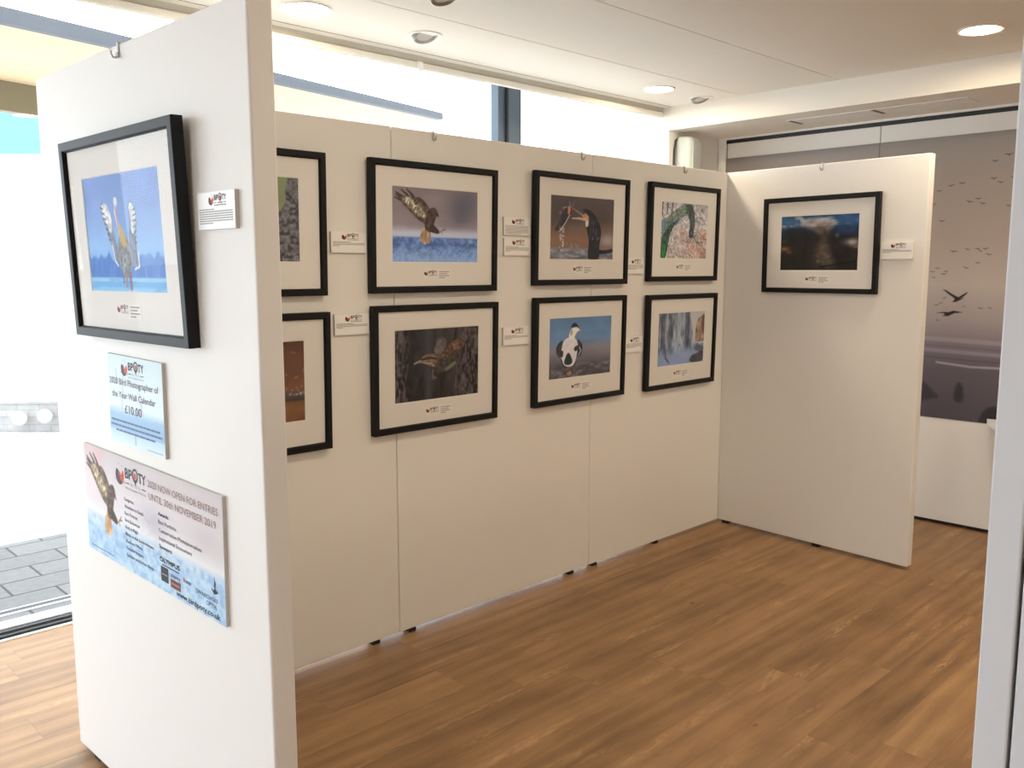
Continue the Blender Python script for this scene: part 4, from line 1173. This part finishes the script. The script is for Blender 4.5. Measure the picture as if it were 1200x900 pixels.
# ------------------------------------------------------------------ mural on the right wall
def wall_mural():
    e_ = empty('wall_mural', (XW - .004, 0.0, 0), -PI / 2, 'tall dusk seascape mural with flying bird silhouettes on the wall behind the cross panel', 'mural')
    z0, z1 = .683, 2.418
    H_ = z1 - z0
    # local x = -world y
    us = np.concatenate([np.linspace(0, .495, 30), np.linspace(.50, .68, 170), np.linspace(.685, 1, 20)])
    c = Cv(220, 480, 2.9 / H_, us)
    t = lambda z: (z1 - z) / H_
    c.grad([(0, (122, 106, 96)), (.18, (134, 114, 101)), (.36, (146, 122, 109)), (.52, (158, 136, 121)), (.64, (140, 120, 112)), (.70, (120, 102, 100)), (.735, (106, 90, 92)), (.80, (88, 74, 78)), (.83, (84, 70, 73)), (1, (74, 62, 65))])
    U = lambda yw: (-yw + .605) / 2.9
    # bands of sea
    for va, vb, colr, a in (((.700), (.722), (138, 118, 118), .7), (.730, .738, (84, 70, 74), .8), (.742, .762, (130, 112, 114), .7), (.772, .784, (78, 66, 70), .8)):
        m = np.clip((c.v - va - .05 * (c.u - .5)) / .006, 0, 1) * np.clip((vb + .05 * (c.u - .5) - c.v) / .006, 0, 1)
        c.blend(m * a, colr)
    c.line([(U(-.95), .797), (U(-1.15), .806), (U(-1.4), .803)], .0035, (150, 134, 132), .9)
    # dark rocks / seals in the foreground
    c.poly([(U(-.80), .955), (U(-.82), .885), (U(-.885), .870), (U(-.93), .90), (U(-.985), .925), (U(-.93), .932)], (54, 45, 48), soft=.012)
    c.poly([(U(-1.06), .935), (U(-1.07), .88), (U(-1.09), .862), (U(-1.115), .875), (U(-1.125), .935)], (52, 43, 46), soft=.012)
    c.poly([(U(-1.20), 1.02), (U(-1.235), .955), (U(-1.29), .935), (U(-1.6), .93), (U(-1.8), 1.02)], (48, 40, 42), soft=.008)
    # bird silhouettes printed on the sheet
    def bird(P):
        c.poly([((q[0] + .605) / 2.9, t(q[1])) for q in P], (36, 28, 24), soft=.003, sm=0)
    def gull(yw, z, s, tilt=0.0, up=.35, fold=0.5):
        pts = [(-1, up * .5), (-.75, up), (-.35, up * .75), (-.08, .12), (.1, .13), (.38, up * .7), (.8, up * .9), (1, up * .35), (.7, up * .62), (.36, up * .4), (.14, -.08), (.22, -.16), (-.02, -.14), (-.16, -.02), (-.4, up * .42), (-.72, up * .7)]
        ca, sa = math.cos(tilt), math.sin(tilt)
        bird([(-yw + s * (p[0] * ca - p[1] * sa), z + s * (p[0] * sa + p[1] * ca)) for p in pts])
    for g in BIRDS: gull(*g)
    # two large birds in flight
    for P in BIGS: bird(P)
    e2 = mesh_obj('printed_sheet', grid_mesh('printed_sheet', c, c.albedo((206, 191, 178), .78), 2.9, H_, 0.0, -.605, z0), e_)
    b2 = MB(); b2.box(.518, .522, -.001, .003, z0, z1, M['groove']); b2.build('joint', e_)
BIRDS = [(-1.283, 2.276, 0.023, 0, 0.35), (-1.212, 2.245, 0.019, 0, 0.35), (-1.21, 2.145, 0.019, 0, 0.35), (-1.247, 2.12, 0.015, -0.1, 0.35), (-1.309, 2.146, 0.008, 0, 0.35), (-0.972, 2.118, 0.018, 0.1, 0.35), (-1.034, 2.128, 0.019, -0.1, 0.35), (-0.903, 2.09, 0.015, 0, 0.35), (-1.083, 2.016, 0.019, -0.25, 0.35), (-1.131, 2.031, 0.017, 0, 0.35), (-1.158, 2.002, 0.017, -0.2, 0.35), (-1.3, 1.982, 0.014, -0.1, 0.35), (-0.93, 1.907, 0.017, 0, 0.35), (-0.88, 2.01, 0.012, 0.5, 0.35), (-1.01, 1.72, 0.02, -0.05, 0.35), (-1.087, 1.732, 0.015, -0.3, 0.35), (-1.144, 1.735, 0.013, 0, 0.35), (-1.16, 1.723, 0.014, -0.5, 0.35), (-1.19, 1.734, 0.017, 0.1, 0.35), (-1.21, 1.7, 0.016, -0.2, 0.35), (-1.152, 1.65, 0.014, 0, 0.35), (-1.087, 1.621, 0.016, -0.3, 0.35), (-0.921, 1.618, 0.014, -0.1, 0.35), (-0.891, 1.597, 0.014, 0.1, 0.35), (-0.973, 1.599, 0.013, 0.0, 0.35), (-0.962, 1.583, 0.017, 0.1, 0.35), (-0.902, 1.561, 0.011, -0.1, 0.35), (-0.974, 1.435, 0.012, 0.5, 0.35), (-0.953, 1.404, 0.01, 0.2, 0.35), (-0.929, 1.391, 0.012, 0.1, 0.35), (-1.089, 1.386, 0.008, -0.1, 0.35), (-1.183, 1.378, 0.014, -0.1, 0.35), (-1.237, 1.381, 0.013, -0.2, 0.35), (-0.94, 1.297, 0.01, -0.1, 0.35)]
BIGS = [[(0.9611, 1.4896), (0.9824, 1.4838), (1.0129, 1.4642), (1.0386, 1.4499), (1.0555, 1.4433), (1.0792, 1.4594), (1.1027, 1.4745), (1.1047, 1.4685), (1.0839, 1.4482), (1.0643, 1.4348), (1.0868, 1.4414), (1.0807, 1.4352), (1.0608, 1.4243), (1.0408, 1.4142), (1.0201, 1.4137), (1.0278, 1.4226), (1.0359, 1.4272), (1.0267, 1.4409), (1.0007, 1.4578)], [(0.9316, 1.3432), (0.9694, 1.3498), (1.003, 1.3501), (1.0316, 1.3598), (1.0526, 1.3561), (1.0841, 1.3519), (1.0613, 1.3477), (1.0367, 1.3451), (1.0206, 1.3358), (1.0003, 1.3254), (0.9665, 1.3268), (0.9828, 1.3362), (0.974, 1.3429)]]
wall_mural()

# ------------------------------------------------------------------ white table behind the near panel
tb = empty('white_table', (4.50, -2.05, 0), 0.0, 'white table against the mural wall, one corner showing beside the right foreground panel', 'table')
bm = bmesh.new()
P = smooth_poly([(.272, .79), (.15, .735), (.03, .675), (-.10, .58), (-.20, .44), (-.26, .25), (-.28, .0), (-.28, -.75), (.272, -.75)], 1)
lo = [bm.verts.new((x, y, .690)) for x, y in P]; hi = [bm.verts.new((x, y, .718)) for x, y in P]
bm.faces.new(lo[::-1]); bm.faces.new(hi)
for i in range(len(P)): bm.faces.new((lo[i], lo[(i + 1) % len(P)], hi[(i + 1) % len(P)], hi[i]))
bmesh.ops.recalc_face_normals(bm, faces=bm.faces[:])
b = MB(); b.bm(bm, M['table']); b.build('tabletop', tb)
b = MB(); b.lathe([(0, .020), (.035, .020), (.035, .690), (0, .690)], M['table'], 24); b.build('pedestal', tb, True)
b = MB(); b.lathe([(0, 0), (.24, 0), (.24, .010), (.05, .024), (0, .024)], M['table'], 32); b.build('base', tb, True)

# ------------------------------------------------------------------ ceiling fittings
def downlight(x, y, lab, r=.098, z=CEIL, grp='round ceiling downlights'):
    e_ = empty('ceiling_downlight', (x, y, z), 0, lab, 'ceiling light', grp)
    b = MB(); b.lathe([(r - .016, .002), (r - .014, -.006), (r - .004, -.008), (r, -.004), (r, .001)], M['lightring'], 48); b.build('trim_ring', e_, True)
    b = MB(); n = 40; R = r - .017
    b.poly([(R * math.cos(-2 * PI * i / n), R * math.sin(-2 * PI * i / n), -.003) for i in range(n)], M['lamp_on']); b.build('diffuser', e_)
downlight(3.562, -1.490, 'lit round downlight near the top right corner of the photo')
downlight(3.600, .362, 'lit round downlight near the bulkhead, left of the unlit spotlight')
downlight(1.142, .405, 'lit round downlight at the top beside the nearest panel', .11)
for i, (x, y) in enumerate(((1.1, -1.49), (1.1, -3.4), (3.56, -3.4), (1.1, -5.3), (3.56, -5.3), (-1.36, -5.3))):  # unseen lamps continuing the ceiling grid, added for fill
    downlight(x, y, 'lit round downlight in the ceiling behind the viewer, out of the photo frame')
def spotlight(x, y, lab, ang=0.4, r=.082, az=0.0):
    e_ = empty('recessed_spotlight', (x, y, CEIL), az, lab, 'ceiling light', 'unlit recessed spotlights')
    b = MB(); b.lathe([(r - .020, .006), (r - .018, -.005), (r - .004, -.007), (r, -.003), (r, .001)], M['lightring'], 44); b.build('trim_ring', e_, True)
    b = MB()
    prof = [(.0, .004), (r - .022, .004), (r - .022, -.010), (r - .028, -.014), (r - .034, -.010), (r - .042, -.004)]
    b.lathe(prof, M['lamp_off'], 36); o = b.build('swivel_lamp', e_, True); o.rotation_euler = (ang, 0, 0)
    b = MB(); n = 28; b.poly([((r - .040) * math.cos(-2 * PI * i / n), (r - .040) * math.sin(-2 * PI * i / n), -.005) for i in range(n)], M['lens_off']); q = b.build('lens', o)
spotlight(1.776, .388, 'unlit recessed spotlight with tilted lamp above the hawk picture', -.35)
spotlight(4.036, .350, 'unlit recessed spotlight close to the bulkhead corner', -.35)
spotlight(1.445, -.140, 'unlit recessed spotlight cut off by the top edge of the photo', -.35)

# air slots in the lowered ceiling strip
def air_vent(y1, y0, lab):
    e_ = empty('air_vent', (4.455, (y0 + y1) / 2, SOFF), 0, lab, 'air vent', 'long ceiling air vents')
    L = (y1 - y0) / 2
    b = MB(); b.box(-.092, .092, -L, L, -.004, .001, M['trimw'], .001); b.build('vent_plate', e_)
    b = MB()
    for x in (-.045, .045): b.box(x - .004, x + .004, -L + .05, L - .05, -.0048, -.0038, M['blind2'])
    b.build('slot_line', e_)
    b = MB(); b.box(-.085, .085, L - .028, L - .004, -.0052, -.0036, M['slot']); b.build('end_slot', e_)
air_vent(-.085, -.620, 'long white air vent under the lowered ceiling, nearer the window')
air_vent(-.624, -1.175, 'long white air vent under the lowered ceiling, nearer the right photo edge')

# ------------------------------------------------------------------ roller blind over the glass
rb = empty('roller_blind', (0, .72, 0), 0, 'taupe rolled up window blind running along the ceiling edge', 'window blind')
b = MB(); b.box(-4.5, 4.15, .012, .10, 2.688, 2.724, M['blind'], .003); b.build('cassette', rb)
b = MB(); b.box(-4.5, 4.15, .0, .035, 2.652, 2.6865, M['blind2'], .008); b.build('fabric_roll', rb)
b = MB(); b.box(1.995, 2.03, -.004, .02, 2.640, 2.689, M['clip'], .003); tag(b.build('chain_guide', rb), 'white plastic guide')

# ------------------------------------------------------------------ speaker on the right wall
sp = empty('wall_speaker', (4.282, .672, 2.225), 0, 'pale grey rounded loudspeaker mounted on the wall above the corner', 'speaker')
b = MB()
def rr(w, d, z, r, n=6):
    P = []
    for cx, cy, a0 in ((w/2-r, -r, 0 - PI/2), (w/2-r, d-r+0.0-(d-2*r)*0, 0), (-w/2+r, d-r, PI/2), (-w/2+r, -r, PI)):
        pass
    for (cx, cy, a0) in ((w/2 - r, -d + r, -PI/2), (w/2 - r, -r, 0), (-w/2 + r, -r, PI/2), (-w/2 + r, -d + r, PI)):
        for i in range(n + 1):
            a = a0 + PI / 2 * i / n; P.append((cx + r * math.cos(a), cy + r * math.sin(a), z))
    return P
secs = [(.0, .125, .12), (.012, .14, .135), (.265, .14, .135), (.285, .132, .127), (.297, .105, .10), (.301, .07, .065)]
rings = [rr(w_, d_, z_, min(.04, d_ / 2.2)) for z_, w_, d_ in secs]
n = len(rings[0]); v = [q for R_ in rings for q in R_]; f = []
for i in range(len(rings) - 1):
    for k in range(n): f.append((i * n + k, i * n + (k + 1) % n, (i + 1) * n + (k + 1) % n, (i + 1) * n + k))
f += [tuple(range(n))[::-1], tuple(range(len(v) - n, len(v)))]
b.raw(v, f, M['speaker']); b.build('cabinet', sp, True)
b = MB(); b.box(-.050, .050, -.141, -.133, .02, .255, M['grille'], .004); b.build('grille', sp)
b = MB(); b.box(-.03, .03, -.01, .02, .10, .20, M['cable']); b.build('wall_bracket', sp)
b = MB(); b.tube([(-.035, -.01, .296), (-.075, -.012, .27), (-.09, -.012, .21), (-.092, -.012, .12), (-.09, -.01, .0), (-.085, .0, -.12)], .007, M['cable'], 10); b.build('cable', sp, True)

# ------------------------------------------------------------------ camera
cyw, syw, cp, sp_ = math.cos(YAW), math.sin(YAW), math.cos(PITCH), math.sin(PITCH)
fwd = Vector((cyw * cp, syw * cp, -sp_)); right = Vector((syw, -cyw, 0)); up = right.cross(fwd)
r_ = math.cos(ROLL) * right + math.sin(ROLL) * up; u_ = -math.sin(ROLL) * right + math.cos(ROLL) * up
cd = bpy.data.cameras.new('camera'); co = bpy.data.objects.new('camera', cd); C.objects.link(co)
mw = Matrix.Identity(4)
for i in range(3):
    mw[i][0], mw[i][1], mw[i][2], mw[i][3] = r_[i], u_[i], -fwd[i], CAM[i]
co.matrix_world = mw
cd.sensor_fit = 'HORIZONTAL'; cd.sensor_width = 36.0; cd.lens = F_PX / 1200 * 36.0
cd.clip_start = 0.02; cd.clip_end = 300
bpy.context.scene.camera = co

# ------------------------------------------------------------------ sky and exposure
wd = bpy.data.worlds.new('bright_overcast_sky'); bpy.context.scene.world = wd
wd.use_nodes = True
nt = wd.node_tree; nt.nodes.clear()
out = nt.nodes.new('ShaderNodeOutputWorld'); bg = nt.nodes.new('ShaderNodeBackground')
tc = nt.nodes.new('ShaderNodeTexCoord'); nz = nt.nodes.new('ShaderNodeTexNoise'); nz.inputs['Scale'].default_value = 1.6
nt.links.new(tc.outputs['Generated'], nz.inputs['Vector'])
mx = nt.nodes.new('ShaderNodeMix'); mx.data_type = 'RGBA'
mx.inputs[6].default_value = (0.80, 0.90, 1.0, 1); mx.inputs[7].default_value = (0.90, 0.955, 1.0, 1)
nt.links.new(nz.outputs['Fac'], mx.inputs[0]); nt.links.new(mx.outputs[2], bg.inputs['Color'])
bg.inputs['Strength'].default_value = 7.4
nt.links.new(bg.outputs[0], out.inputs['Surface'])
sc = bpy.context.scene
sc.view_settings.view_transform = 'Standard'
sc.view_settings.look = 'None'
sc.view_settings.exposure = 0.0
sc.view_settings.gamma = 1.0
sc.cycles.use_denoising = True
sc.cycles.max_bounces = 10
sc.cycles.diffuse_bounces = 6
sc.cycles.transparent_max_bounces = 12
sc.cycles.sample_clamp_indirect = 8.0
